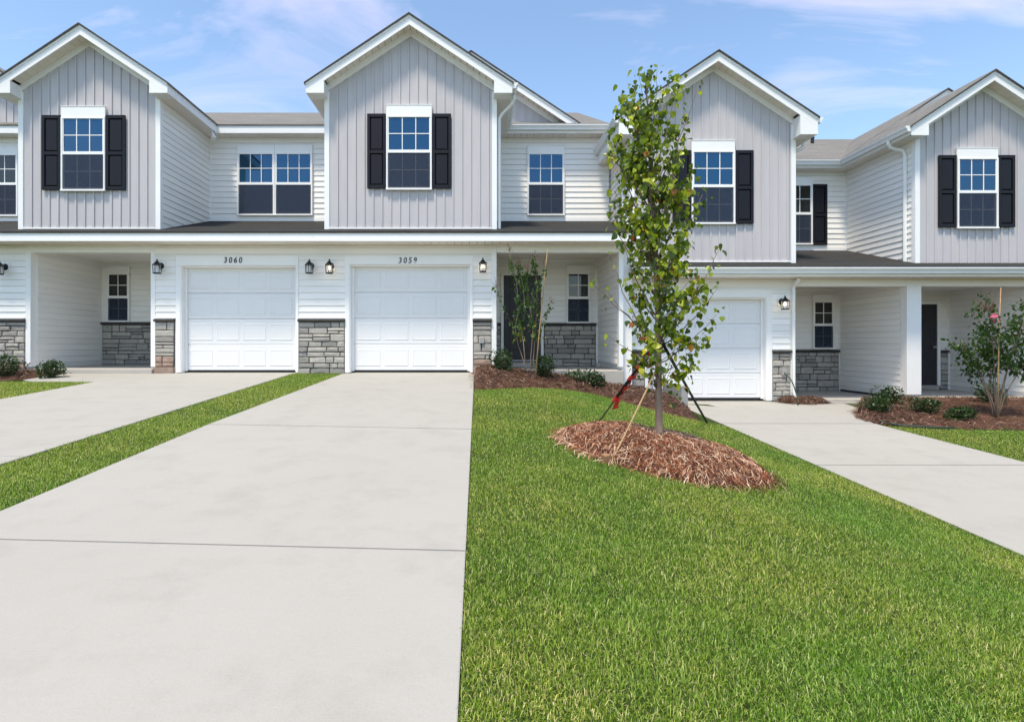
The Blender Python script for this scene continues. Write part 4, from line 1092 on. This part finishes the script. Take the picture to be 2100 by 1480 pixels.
# ------------------------------------------------------------------ lawn grass
def scatter_grass(name, inside, bbox, dens, label, seed):
    r = np.random.default_rng(seed)
    x0, x1, y0, y1 = bbox
    n = int((x1 - x0) * (y1 - y0) * dens(0))
    px = r.uniform(x0, x1, n); py = r.uniform(y0, y1, n)
    keep = inside(px, py) & (r.random(n) < np.vectorize(dens)(py) / dens(0))
    # keep only what the camera can see (with a margin for a step aside)
    ax = (px * F / np.maximum(py, .2)) + VX
    keep &= (ax > -500) & (ax < 2600)
    px, py = px[keep], py[keep]; n = len(px)
    t = np.clip((px + .055) / 4.125, 0, 1); gzv = CZ - 1.1446 + .0487 * np.clip(py, -3, 11.45) - .63 * t ** 1.3 - .011
    far = np.clip(py / 6.0, .5, 1.6)
    L = r.gamma(7, .0034, n) * (0.95 + .1 * far); L = np.clip(L, .015, .075)
    dry = r.random(n) < .10; L = np.where(dry, L * .7, L)
    w = r.uniform(.0010, .0020, n) * (.65 + .5 * far)
    a = r.uniform(0, 2 * np.pi, n)
    cl = np.sin(px * 5.1 + np.sin(py * 3.7) * 2) * np.sin(py * 4.3 + np.sin(px * 2.9) * 2)
    lean = np.abs(r.normal(.85, .5, n)); la = a + r.normal(0, .6, n) + .35 * cl
    bx, by = np.cos(la), np.sin(la); sx, sy = -np.sin(a), np.cos(a)
    h1 = L * .55 * np.cos(lean * .5); d1_ = L * .55 * np.sin(lean * .5)
    h2 = h1 + L * .45 * np.cos(np.minimum(lean * 1.5, 1.75)); d2_ = d1_ + L * .45 * np.sin(np.minimum(lean * 1.5, 1.75))
    V = np.empty((n, 5, 3), dtype=np.float32)
    V[:, 0] = np.stack([px + sx * w, py + sy * w, gzv], 1); V[:, 1] = np.stack([px - sx * w, py - sy * w, gzv], 1)
    V[:, 2] = np.stack([px + bx * d1_ + sx * w * .8, py + by * d1_ + sy * w * .8, gzv + h1], 1)
    V[:, 3] = np.stack([px + bx * d1_ - sx * w * .8, py + by * d1_ - sy * w * .8, gzv + h1], 1)
    V[:, 4] = np.stack([px + bx * d2_, py + by * d2_, gzv + h2], 1)
    o = np.arange(n, dtype=np.int32)[:, None] * 5
    T = np.concatenate([o + np.array([[0, 1, 3]]), o + np.array([[0, 3, 2]]), o + np.array([[2, 3, 4]])], 0)
    tone = np.clip(r.beta(1.3, 1.8, n) + .05 * cl, 0, .9); tone[dry] = r.uniform(.84, 1, dry.sum())
    g_ = fast_mesh(name, V.reshape(-1, 3), T, M['grass'], np.repeat(tone, 5))
    tag(g_, label, 'grass', None, 'stuff'); return g_
def interp_poly(pts):
    pts = np.array(pts)
    def f_(x): return np.interp(x, pts[:, 0], pts[:, 1])
    return f_
dn = lambda y: 26000 if y < 2.4 else (19000 if y < 3.2 else (13000 if y < 4.5 else (8500 if y < 6.5 else 5200)))
dns = lambda y: dn(max(float(y), .0))
edge2 = interp_poly([(p[0], p[1]) for p in [(hit(px, py).x, hit(px, py).y) for px, py in ((974, 800), (1030, 797), (1090, 795), (1150, 797), (1215, 807), (1280, 824), (1345, 842), (1400, 855), (1434, 863))]])
def in_main(x, y):
    dx, dy = (x - MC.x) / 1.0, (y - MC.y) / .98
    jt = .009 * np.sin(y * 23) * np.sin(y * 61 + 1) + .006 * np.sin(y * 140)
    return (x > R2 + .002 + jt) & (x < L3 - .002 + jt) & (y < edge2(x) + .02) & (dx * dx + dy * dy > .90)
scatter_grass('lawn_grass', in_main, (R2, L3, 0.75, 10.9), dns, 'broad green lawn between the 3059 drive and the lower drive', 1)
def in_strip(x, y):
    lo = np.interp(y, [0, 8.1, 11.3, 11.5], [R1, R1 - .02, xa(604), xa(608)]); hi = np.interp(y, [0, 2.9, 5.9, 11.2, 11.5], [L2, L2, L2 - .06, xa(706), xa(709)])
    jt = .010 * np.sin(y * 19) * np.sin(y * 57 + 2) + .006 * np.sin(y * 133)
    return (x > lo + jt) & (x < hi + jt) & (y < YA - .03)
scatter_grass('grass_strip', in_strip, (-3.9, -2.6, 2.0, 11.45), dns, 'narrow grass strip between the 3060 and 3059 drives', 2)
def in_left(x, y): return (x < np.interp(y, [0, 4.6, 8.1, 9.9], [L1, L1, L1 - .12, -6.75]) - .004) & (y < 9.93)
scatter_grass('grass_corner', in_left, (-12, -6.4, 5.5, 9.95), dns, 'triangle of grass left of the 3060 drive at the left picture edge', 3)
edge4 = interp_poly([(6.6, 9.2), (6.80, 9.12), (7.3, 8.90), (8.2, 8.75), (9.3, 8.72), (10.6, 8.80), (12.2, 8.9), (14.5, 9.0)])
def in_right(x, y): return (x > np.interp(y, [0, 6.72, 9.05, 9.2], [R3 + .03, R3, 6.62, 6.63]) + .004) & (y < edge4(x) + .02)
scatter_grass('grass_corner', in_right, (6.5, 12.5, 4.5, 9.2), dns, 'patch of grass right of the lower drive at the right picture edge', 4)

# ------------------------------------------------------------------ leaves and plants
def leaf_shape(w, heart=True, fold=.25, droop=.25):
    """unit leaf: stalk at the origin, blade along +Y, up +Z"""
    if heart: o = [(.0, .06), (.22, -.02), (.44, .12), (.50, .34), (.38, .60), (.18, .84)]
    else: o = [(.0, .0), (.20, .12), (.42, .32), (.46, .52), (.32, .76), (.12, .93)]
    n = len(o)
    z = lambda x, y: abs(x) * fold - droop * y * y
    V = [(0, y, z(0, y)) for _, y in o] + [(0, 1.0, z(0, 1))]
    V += [(x * w, y, z(x * w, y)) for x, y in o[1:]] + [(-x * w, y, z(-x * w, y)) for x, y in o[1:]]
    F_ = []
    Rr = lambda i: n + i; Lr = lambda i: n + (n - 1) + i      # i = 1..n-1
    for s, g in ((0, Rr), (1, Lr)):
        tri = [(0, g(1), 1)]
        for i in range(1, n - 1): tri += [(i, g(i), g(i + 1)), (i, g(i + 1), i + 1)]
        tri += [(n - 1, g(n - 1), n)]
        F_ += tri if s == 0 else [t[::-1] for t in tri]
    return np.array(V, dtype=np.float32), np.array(F_, dtype=np.int32)
def orient(r, droop_mean=.9, out=None):
    """rotation matrix: leaf tip hanging down and outwards"""
    a = r.uniform(0, 2 * math.pi) if out is None else out + r.normal(0, .9)
    p = r.normal(droop_mean, .45)
    d = np.array([math.cos(a) * math.cos(p), math.sin(a) * math.cos(p), -math.sin(p)])
    up = np.array([0, 0, 1.0]) + r.normal(0, .45, 3); up -= d * up.dot(d); up /= np.linalg.norm(up)
    x = np.cross(d, up)
    return np.stack([x, d, up], 1)
def join_leaves(name, items, shapes, mat, parent, smooth=True):
    """items: (pos, rot3x3, size, tone)"""
    V = []; T = []; A = []; o = 0
    for i, (p, m, s, tone) in enumerate(items):
        v, f = shapes[i % len(shapes)]
        V.append(v @ m.T * s + p); T.append(f + o); A.append(np.full(len(v), tone)); o += len(v)
    return fast_mesh(name, np.concatenate(V), np.concatenate(T), mat, np.concatenate(A), parent, smooth)
def bez(p0, p1, p2, n=8): return [p0 * (1 - t) ** 2 + p1 * 2 * t * (1 - t) + p2 * t * t for t in [i / n for i in range(n + 1)]]

# ---- the young tree
TY = 5.60
def tp(px, py, dy=0.0): return Vector((X(px, TY), TY + dy, Z(py, TY)))
tb = tp(1352, 905); tb.z = mound_z(tb.x, tb.y)
tree = thing('young_tree', tb, 'slender young tree with yellow-green leaves on the straw mound, held by straps', 'tree')
tpath = [tp(1354, 935), tp(1352, 905), tp(1352, 820, .01), tp(1350, 740, .0), tp(1349, 640, -.01), tp(1346, 540, .01), tp(1342, 450, .02), tp(1337, 360, .0), tp(1332, 280, -.01), tp(1328, 210, .0), tp(1322, 152, .0)]
MB().tube(tpath, [.046, .038, .033, .031, .028, .024, .020, .016, .012, .008, .004], 10).build('trunk', M['bark'], tree, True)
def trunk_at(py):
    for i in range(1, len(tpath) - 1):
        a_, b_ = tpath[i], tpath[i + 1]
        za_, zb_ = a_.z, b_.z; zq = Z(py, TY)
        if za_ <= zq <= zb_: return a_.lerp(b_, (zq - za_) / (zb_ - za_))
    return tpath[1].copy()
rl = np.random.default_rng(23)
limbs = []      # (path, leafiness)
def limb(py, tip, dy, r0, leafy=1.0, sag=.35):
    a_ = trunk_at(py); c = tp(tip[0], tip[1], dy)
    mid = a_.lerp(c, .45) + Vector((0, 0, -abs(c.x - a_.x) * sag * .3 + .02)); mid.x += (c.x - a_.x) * .12
    path = bez(a_, mid, c, 9)
    path = [p + Vector(rl.normal(0, .006, 3)) if 0 < i < 9 else p for i, p in enumerate(path)]
    MB().tube(path, [r0 * (1 - .82 * i / 9) for i in range(10)], 6).build('limb', M['bark'] if r0 > .007 else M['twig'], tree, True)
    limbs.append((path, leafy)); return path
for args in ((742, (1252, 688), .10, .007, .12), (735, (1246, 520), -.05, .009, .10), (690, (1222, 575), .15, .007, .12), (700, (1236, 600), -.2, .006, .15), (655, (1272, 505), -.1, .009, .5),
             (610, (1250, 432), .05, .010, .55), (560, (1268, 400), .15, .009, .9), (500, (1256, 318), -.1, .010, 1), (440, (1262, 268), .1, .009, 1), (395, (1280, 212), -.12, .008, 1),
             (340, (1292, 165), .06, .007, .9), (330, (1345, 140), -.05, .006, .8), (380, (1395, 150), .08, .008, .8), (400, (1432, 172), -.06, .008, .75), (450, (1410, 230), .1, .008, 1), (500, (1392, 300), -.15, .008, 1), (540, (1425, 345), .05, .010, 1),
             (590, (1432, 405), -.1, .010, 1), (640, (1420, 452), .12, .009, 1), (700, (1472, 508), -.05, .010, .9), (715, (1482, 585), .1, .009, .85), (745, (1465, 640), -.1, .008, .7), (770, (1448, 690), .05, .007, .8), (790, (1418, 738), -.1, .006, .9), (838, (1408, 790), .05, .004, .35),
             (800, (1305, 735), .12, .006, .9), (780, (1322, 690), -.25, .006, 1), (650, (1330, 520), -.4, .009, 1), (600, (1380, 470), -.38, .008, 1), (540, (1310, 400), -.35, .008, 1), (500, (1370, 330), -.3, .008, 1), (430, (1320, 270), -.25, .007, 1), (660, (1300, 560), .4, .008, .8), (620, (1400, 540), .4, .008, .8), (560, (1350, 430), .4, .008, 1),
             (700, (1370, 610), -.3, .007, 1), (720, (1330, 640), .3, .007, .9)):
    limb(*args)
prof = np.array([(140, 1308, 1338), (160, 1292, 1356), (185, 1288, 1405), (220, 1276, 1395), (270, 1266, 1385), (320, 1252, 1385), (370, 1258, 1412), (420, 1264, 1420), (470, 1278, 1412), (520, 1292, 1415), (570, 1296, 1435), (620, 1300, 1440), (680, 1312, 1425), (740, 1322, 1392), (790, 1330, 1378), (815, 1338, 1366)], dtype=float)
items = []
def tone_(r, p):
    t_ = r.beta(2, 3.0) * .85
    hz = (p[2] - CZ) / 3.2
    if r.random() < .05: t_ = r.uniform(.9, 1.0)
    return t_
def add_cluster(c, n, rad, size):
    for _ in range(n):
        p = np.array(c) + rl.normal(0, rad, 3)
        out = math.atan2(p[1] - TY, p[0] - 1.8)
        items.append((p, orient(rl, .95, out if rl.random() < .6 else None), size * rl.uniform(.55, 1.4), tone_(rl, p)))
for path, lf in limbs:
    for i, p in enumerate(path):
        s = i / (len(path) - 1)
        if s < .22: continue
        k = rl.poisson(5.4 * lf)
        add_cluster(p, k, .038, .051)
    if lf < .3:
        add_cluster(path[-1], 2, .03, .05)
tw = MB()
for q in range(215):
    py = rl.triangular(148, 330, 790); l_, r_ = np.interp(py, prof[:, 0], prof[:, 1]), np.interp(py, prof[:, 0], prof[:, 2])
    px = rl.uniform(l_, r_) if rl.random() < .7 else rl.normal((l_ + r_) / 2, (r_ - l_) / 6)
    if math.sin(px * .085 + 1.0) * math.sin(py * .050 + px * .02) < -.38: continue
    hw = (r_ - l_) / 2 / 205; dy = rl.uniform(-1, 1) * hw * .85 * math.sqrt(max(.05, 1 - ((px - (l_ + r_) / 2) / ((r_ - l_) / 2 + 1)) ** 2))
    c = tp(px, py, dy); a_ = trunk_at(min(860, py + rl.uniform(40, 120)))
    path = bez(a_, a_.lerp(c, .5) + Vector((0, 0, -.03)), c, 5)
    tw.tube(path, [.0045 * (1 - .7 * i / 5) for i in range(6)], 4, False)
    add_cluster(c, rl.integers(10, 18), .050, .050)
tw.build('twigs', M['twig'], tree)['kind'] = 'stuff'
shapes = [leaf_shape(rl.uniform(.85, 1.1), True, rl.uniform(.1, .55), rl.uniform(.1, .5)) for _ in range(8)]
items.sort(key=lambda q: q[0][1])
near, rest = items[:300], items[300:]
leaf_meshes = []
for k in range(40):
    v, f = shapes[k % 8]; tone = [.05, .15, .22, .3, .36, .42, .5, .58, .70, .80][k % 10] if k < 39 else .98
    me = bpy.data.meshes.new('leaf'); me.from_pydata(v.tolist(), [], f.tolist()); at_ = me.attributes.new('rnd', 'FLOAT', 'POINT'); at_.data.foreach_set('value', [tone] * len(v))
    me.materials.append(M['leaf']); me.polygons.foreach_set('use_smooth', [True] * len(f)); leaf_meshes.append(me)
crown = join_leaves('crown', rest, shapes, M['leaf'], tree); crown['kind'] = 'stuff'
for k, (p, m, s, tone) in enumerate(near):
    o = bpy.data.objects.new('leaf', leaf_meshes[int(rl.integers(0, 39))] if rl.random() < .97 else leaf_meshes[39])
    COL.objects.link(o); o.parent = crown
    o.matrix_local = Matrix.LocRotScale(Vector(p), Matrix(m.tolist()).to_quaternion(), Vector((s, s, s)))

# ---- straps, stakes, ribbon round the tree
def strap(name, top, bot, label, stake_from=.0, thick=.013, ribbon=False):
    t = thing(name, bot, label, 'tree stake', 'straps and stakes holding the young tree')
    mid = top.lerp(bot, .5) + Vector((0, 0, -.01))
    pts = bez(top, mid, bot, 8)
    d = (bot - top)
    if stake_from < 1:
        k = int(round(stake_from * 8))
        if k > 0: MB().tube(pts[:k + 1], [thick * (1.0 + .25 * math.sin(i * 2.1)) for i in range(k + 1)], 6).build('strap', M['strap'], t, True)
        MB().tube(pts[k:] + [bot + d.normalized() * .08], thick * .62, 6).build('stake', M['stake'] if k else M['cane'], t)
    else: MB().tube(pts + [bot + d.normalized() * .04], thick, 6).build('strap', M['strap'], t, True)
    if ribbon:
        m = MB(); n = 60; dn_ = d.normalized(); s1 = dn_.orthogonal().normalized(); s2 = dn_.cross(s1)
        L = []
        for i in range(n + 1):
            s = .02 + .66 * i / n; c = top.lerp(bot, s); an = i * .52
            c = c + (s1 * math.cos(an) + s2 * math.sin(an)) * .030 + Vector((.012, 0, 0))
            wv = dn_ * .052 + (s1 * -math.sin(an) + s2 * math.cos(an)) * .006
            L.append((c - wv, c + wv))
        m.v = [tuple(q) for a_, b_ in L for q in (a_, b_)]
        m.f = [(2*i, 2*i + 1, 2*i + 3, 2*i + 2) for i in range(n)]
        e0 = L[-1][0]
        tail = [(e0 + Vector((-.01 * i, -.015 * math.sin(i), -.035 * i)), e0 + Vector((.045 + .012 * math.sin(i * 1.7), .01 * i, -.03 * i))) for i in range(5)]
        o_ = len(m.v); m.v += [tuple(q) for a_, b_ in tail for q in (a_, b_)]; m.f += [(o_ + 2*i, o_ + 2*i + 1, o_ + 2*i + 3, o_ + 2*i + 2) for i in range(4)]
        m.build('ribbon', M['ribbon'], t)
    return t
strap('tree_strap', tp(1342, 706), hit(1224, 870), 'black strap with red ribbon wound round it, left of the young tree', .68, .019, True)
strap('tree_strap', tp(1360, 706), hit(1450, 866), 'black strap running from the young tree down to the lawn at its right', 1.0, .017)
bt = tp(1262, 925, -.62); bt = Vector((X(1256, 4.98), 4.98, mound_z(X(1256, 4.98), 4.98)))
strap('wooden_stake', tp(1345, 755, -.03), bt, 'pale wooden stake leaning from the young tree to the front of the mound', .0, .013)
bx_ = Vector((X(1244, 4.92), 4.92, 0)); bx_.z = mound_z(bx_.x, bx_.y)
wb = MB().box(-.03, .03, -.035, .035, -.05, .10)
o = wb.build('wooden_block', M['block'], None, bevel=.004); o.location = bx_; o.rotation_euler = (R(4), R(-6), R(20))
tag(o, 'short raw wooden block stuck in the front edge of the straw mound', 'wooden block')

# ---- low shrubs
sh_shapes = [leaf_shape(rl.uniform(.75, .95), False, rl.uniform(.1, .4), rl.uniform(.0, .3)) for _ in range(5)]
def shrub(base, rx, rz, n, label, seed, size=.036):
    r = np.random.default_rng(seed)
    t = thing('shrub', base, label, 'shrub', 'low evergreen shrubs in the straw beds')
    m = MB(); it = []
    tips = []
    for k in range(16):
        a = r.uniform(0, 2 * math.pi); el = r.uniform(.25, 1.45)
        q = base + Vector((math.cos(a) * math.cos(el) * rx, math.sin(a) * math.cos(el) * rx, math.sin(el) * rz * 1.0)) * r.uniform(.7, .95)
        m.tube(bez(base + Vector((0, 0, -.03)), base.lerp(q, .5) + Vector((0, 0, .04)), q, 4), [.007, .006, .005, .004, .003], 4, False); tips.append(q)
    m.build('stem', M['twig'], t)
    lob = [Vector((r.normal(0, .28) * rx, r.normal(0, .28) * rx, r.uniform(.25, .62) * rz)) for _ in range(7)]
    for k in range(n):
        c = lob[k % 7]; d = r.normal(0, 1, 3); d /= np.linalg.norm(d); rad = r.uniform(.72, 1.0) ** .5
        p = np.array([c.x + d[0] * rx * .56 * rad, c.y + d[1] * rx * .56 * rad, max(.01, c.z + d[2] * rz * .42 * rad)]) + np.array(base)
        out = math.atan2(d[1], d[0])
        it.append((p, orient(r, r.normal(-.35, .5), out), size * r.uniform(.7, 1.3), float(np.clip(r.beta(2, 2.5), 0, 1))))
    join_leaves('foliage', it, sh_shapes, M['shrub_leaf'], t)['kind'] = 'stuff'
    return t
def sb(px, Y, zf): x = X(px, Y); return Vector((x, Y, zf(x, Y)))
for px, Y, zf, rx, rz, n, lab in (
    (14, 10.6, bed1, .33, .42, 950, 'round dark shrub at the left picture edge, under the stone pier'),
    (104, 10.55, bed1, .29, .36, 900, 'round dark shrub before the left porch, right of the one at the picture edge'),
    (1027, 10.85, bed2, .30, .42, 900, 'dark shrub left of the charcoal door steps, beside the stone pier'),
    (1116, 10.85, bed2, .27, .42, 900, 'dark shrub right of the charcoal door steps, beside the cane'),
    (1192, 11.05, bed2, .34, .26, 620, 'low shrub under the porch window of 3059, against the stone wall'),
    (1221, 10.75, bed2, .22, .28, 600, 'small dark shrub at the right end of the 3059 porch slab'),
    (1824, 10.9, bed4, .30, .34, 800, 'shrub at the corner of the wide white porch post, rearmost in the right bed'),
    (1803, 10.0, bed4, .25, .27, 700, 'shrub nearest the walkway at the tip of the right bed'),
    (1888, 10.05, bed4, .25, .29, 700, 'middle shrub of the right bed, before the dark door'),
    (1966, 9.6, bed4, .25, .22, 700, 'frontmost shrub of the right bed, left of the leaning cane'),
    (2030, 11.0, bed4, .34, .40, 800, 'shaded shrub behind the stems of the pink-flowered bush')):
    shrub(sb(px, Y, zf), rx, rz, n, lab, int(px) + 7)

# ---- crape myrtles and their canes
ml_shapes = [leaf_shape(rl.uniform(.6, .8), False, rl.uniform(.1, .5), rl.uniform(.1, .6)) for _ in range(5)]
def seed_head(t, p, r, n, rad, mat='seed', name='seed_head'):
    m = MB()
    for k in range(n):
        q = Vector(p) + Vector((r.normal(0, rad * .5), r.normal(0, rad * .5), abs(r.normal(0, rad))))
        m.tube([Vector(p), q], .0016, 3, False)
        m.lathe(q, [(.0012, -.008), (.007, -.002), (.007, .004), (.001, .009)], 5)
    m.build(name, M[mat], t)
def myrtle_door():
    Y0 = 10.72; r = np.random.default_rng(77)
    P = lambda px, py, dy=0: Vector((X(px, Y0), Y0 + dy, Z(py, Y0)))
    base = P(1086, 776); base.z = bed2(base.x, base.y)
    t = thing('crape_myrtle', base, 'tall thin bush with drooping leaves and dry seed heads before the charcoal door', 'bush')
    it = []
    stems = [[(1087, 780), (1075, 745), (1063, 705), (1056, 672), (1063, 630), (1059, 580), (1046, 540), (1045, 515)],
             [(1080, 780), (1077, 740), (1073, 700), (1069, 672), (1077, 640), (1074, 590), (1066, 556), (1064, 540)],
             [(1090, 780), (1089, 740), (1090, 705), (1094, 665), (1084, 620), (1081, 575), (1080, 552)],
             [(1095, 778), (1094, 735), (1097, 690), (1101, 645), (1102, 590), (1097, 550), (1096, 528)],
             [(1060, 700), (1048, 660), (1032, 632), (1022, 606), (1017, 590)],
             [(1102, 735), (1108, 700), (1114, 665), (1122, 640), (1132, 620)],
             [(1096, 690), (1087, 660), (1092, 610), (1108, 575), (1120, 548)]]
    for si, s in enumerate(stems):
        pts = [P(px, py, r.normal(0, .05) + (.10 if si % 2 else -.08) * i / len(s)) for i, (px, py) in enumerate(s)]
        MB().tube(pts, [.010 * (1 - .8 * i / (len(pts) - 1)) + .001 for i in range(len(pts))] if si < 4 else [.005 * (1 - .7 * i / (len(pts) - 1)) for i in range(len(pts))], 6).build('stem', M['twig'] if si > 3 else M['bark'], t, True)
        for i in range(len(pts) - 1):
            for q in range(15):
                p = pts[i].lerp(pts[i + 1], r.random())
                py = VY - (p.z - CZ) * F / Y0
                if py > 694 or py < 528: continue
                if si == 4 and r.random() < .55: continue
                for _ in range(2 if si < 4 else 1):
                    dry = py > 665
                    it.append((np.array(p) + r.normal(0, .030, 3), orient(r, 1.0), r.uniform(.045, .085), float(r.uniform(.75, 1.0) if dry and r.random() < .6 else r.beta(2.4, 2.2) * .9)))
        seed_head(t, pts[-1], r, 16, .07)
    join_leaves('foliage', it, ml_shapes, M['myrtle_leaf'], t)['kind'] = 'stuff'
myrtle_door()
def cane(pts, label, r0=.011):
    t = thing('bamboo_cane', pts[0], label, 'cane', 'canes staking the bushes')
    m = MB().tube(pts, [r0 * (1 - .35 * i / (len(pts) - 1)) for i in range(len(pts))], 7)
    m.build('culm', M['cane'], t, True)
    k = MB()
    for i in range(6):
        s = (i + .6) / 6.5; j = min(int(s * (len(pts) - 1)), len(pts) - 2); p = pts[j].lerp(pts[j + 1], s * (len(pts) - 1) - j); d = (pts[j + 1] - pts[j]).normalized() * .006
        MB().tube([p - d, p, p + d], [r0 * .85, r0 * 1.15, r0 * .85], 7).build('node', M['cane'], t)
    return t
Y0 = 10.60
cane([Vector((X(px, Y0), Y0 + .25 * i / 3, Z(py, Y0))) for i, (px, py) in enumerate(((1097, 788), (1106, 690), (1116, 600), (1126, 506)))], 'leaning bamboo cane right of the charcoal door, among thin stems', .013)
def myrtle_right():
    Y0 = 9.75; r = np.random.default_rng(91)
    P = lambda px, py, dy=0: Vector((X(px, Y0), Y0 + dy, Z(py, Y0)))
    base = P(2042, 845); base.z = bed4(base.x, base.y)
    t = thing('crape_myrtle', base, 'leafy bush with a pink bloom before the right porch, at the picture edge', 'bush')
    it = []; tips = []
    for si, (mx, my, tx, ty, dy) in enumerate(((2024, 765, 1985, 705, .1), (2032, 760, 2015, 640, -.15), (2044, 750, 2040, 635, .2), (2056, 760, 2092, 630, -.1), (2062, 765, 2120, 670, .15), (2042, 765, 2065, 660, -.3), (2056, 770, 2105, 725, -.2), (2030, 765, 2003, 725, .2), (2050, 760, 2078, 690, .35))):
        pts = bez(base + Vector((r.normal(0, .04), r.normal(0, .04), -.03)), P(mx, my, dy * .5), P(tx, ty, dy), 8)
        MB().tube(pts, [.011 * (1 - .8 * i / 8) + .001 for i in range(9)], 6).build('stem', M['bark'], t, True)
        tips.append(pts[-1])
        for i in range(5, 9):
            for q in range(5):
                c = pts[i] + Vector(r.normal(0, .10, 3))
                MB_tw.tube([pts[i], c], .002, 3, False)
                for _ in range(10):
                    it.append((np.array(c) + r.normal(0, .055, 3), orient(r, .6), r.uniform(.045, .085), float(r.beta(2, 3) * .85)))
    MB_tw.build('twigs', M['twig'], t)['kind'] = 'stuff'
    join_leaves('foliage', it, ml_shapes, M['myrtle_leaf'], t)['kind'] = 'stuff'
    for k in (1, 2, 3): seed_head(t, tips[k] + Vector((0, 0, .02)), r, 40, .11)
    b_ = MB(); c = P(2012, 655, -.25)
    for k in range(14):
        q = c + Vector(r.normal(0, .045, 3)); a = r.uniform(0, 6.28)
        s1 = Vector((math.cos(a), math.sin(a), r.normal(0, .5))).normalized() * .022; s2 = s1.orthogonal().normalized() * .022
        for w1, w2 in ((1, 1), (1, -1), (-1, 1), (-1, -1)):
            b_.add([q, q + s1 * w1, q + (s1 * w1 + s2 * w2) * .9 + Vector((0, 0, .006)), q + s2 * w2], [(0, 1, 2, 3)])
    b_.build('bloom', M['bloom'], t)['kind'] = 'stuff'
MB_tw = MB()
myrtle_right()
Y0 = 9.55
cane([Vector((X(px, Y0), Y0 + .12 * i / 3, Z(py, Y0))) for i, (px, py) in enumerate(((2046, 862), (2052, 760), (2058, 670), (2066, 588)))], 'straight pale cane through the pink-flowered bush at the right', .013)

# ---- hose at the lower garage outlet
p0 = Vector((xb(1604), YB - .09, zb(764)))
pts = bez(p0, Vector((xb(1612), YB - .25, zb(775))), Vector((xb(1619), YB - .22, zb(800))), 6)[:-1] + bez(Vector((xb(1619), YB - .22, zb(800))), Vector((xb(1622), YB - .35, zb(828))), Vector((X(1632, 11.25), 11.2, gB(0, 11.2) + .035)), 6)
tag(MB().tube(pts, .011, 7).build('garden_hose', M['hose'], None, True), 'thin dark hose hanging from the outlet on the stone pier of the lower garage', 'hose')
pts = [Vector((x, y, gB(x, y) + .03)) for x, y in ((6.72, 9.36), (6.78, 9.14), (6.95, 9.0), (7.2, 8.88), (7.5, 8.82))]
tag(MB().tube(pts, .014, 7).build('garden_hose', M['hose'], None, True), 'green hose lying along the front edge of the right straw bed', 'hose')
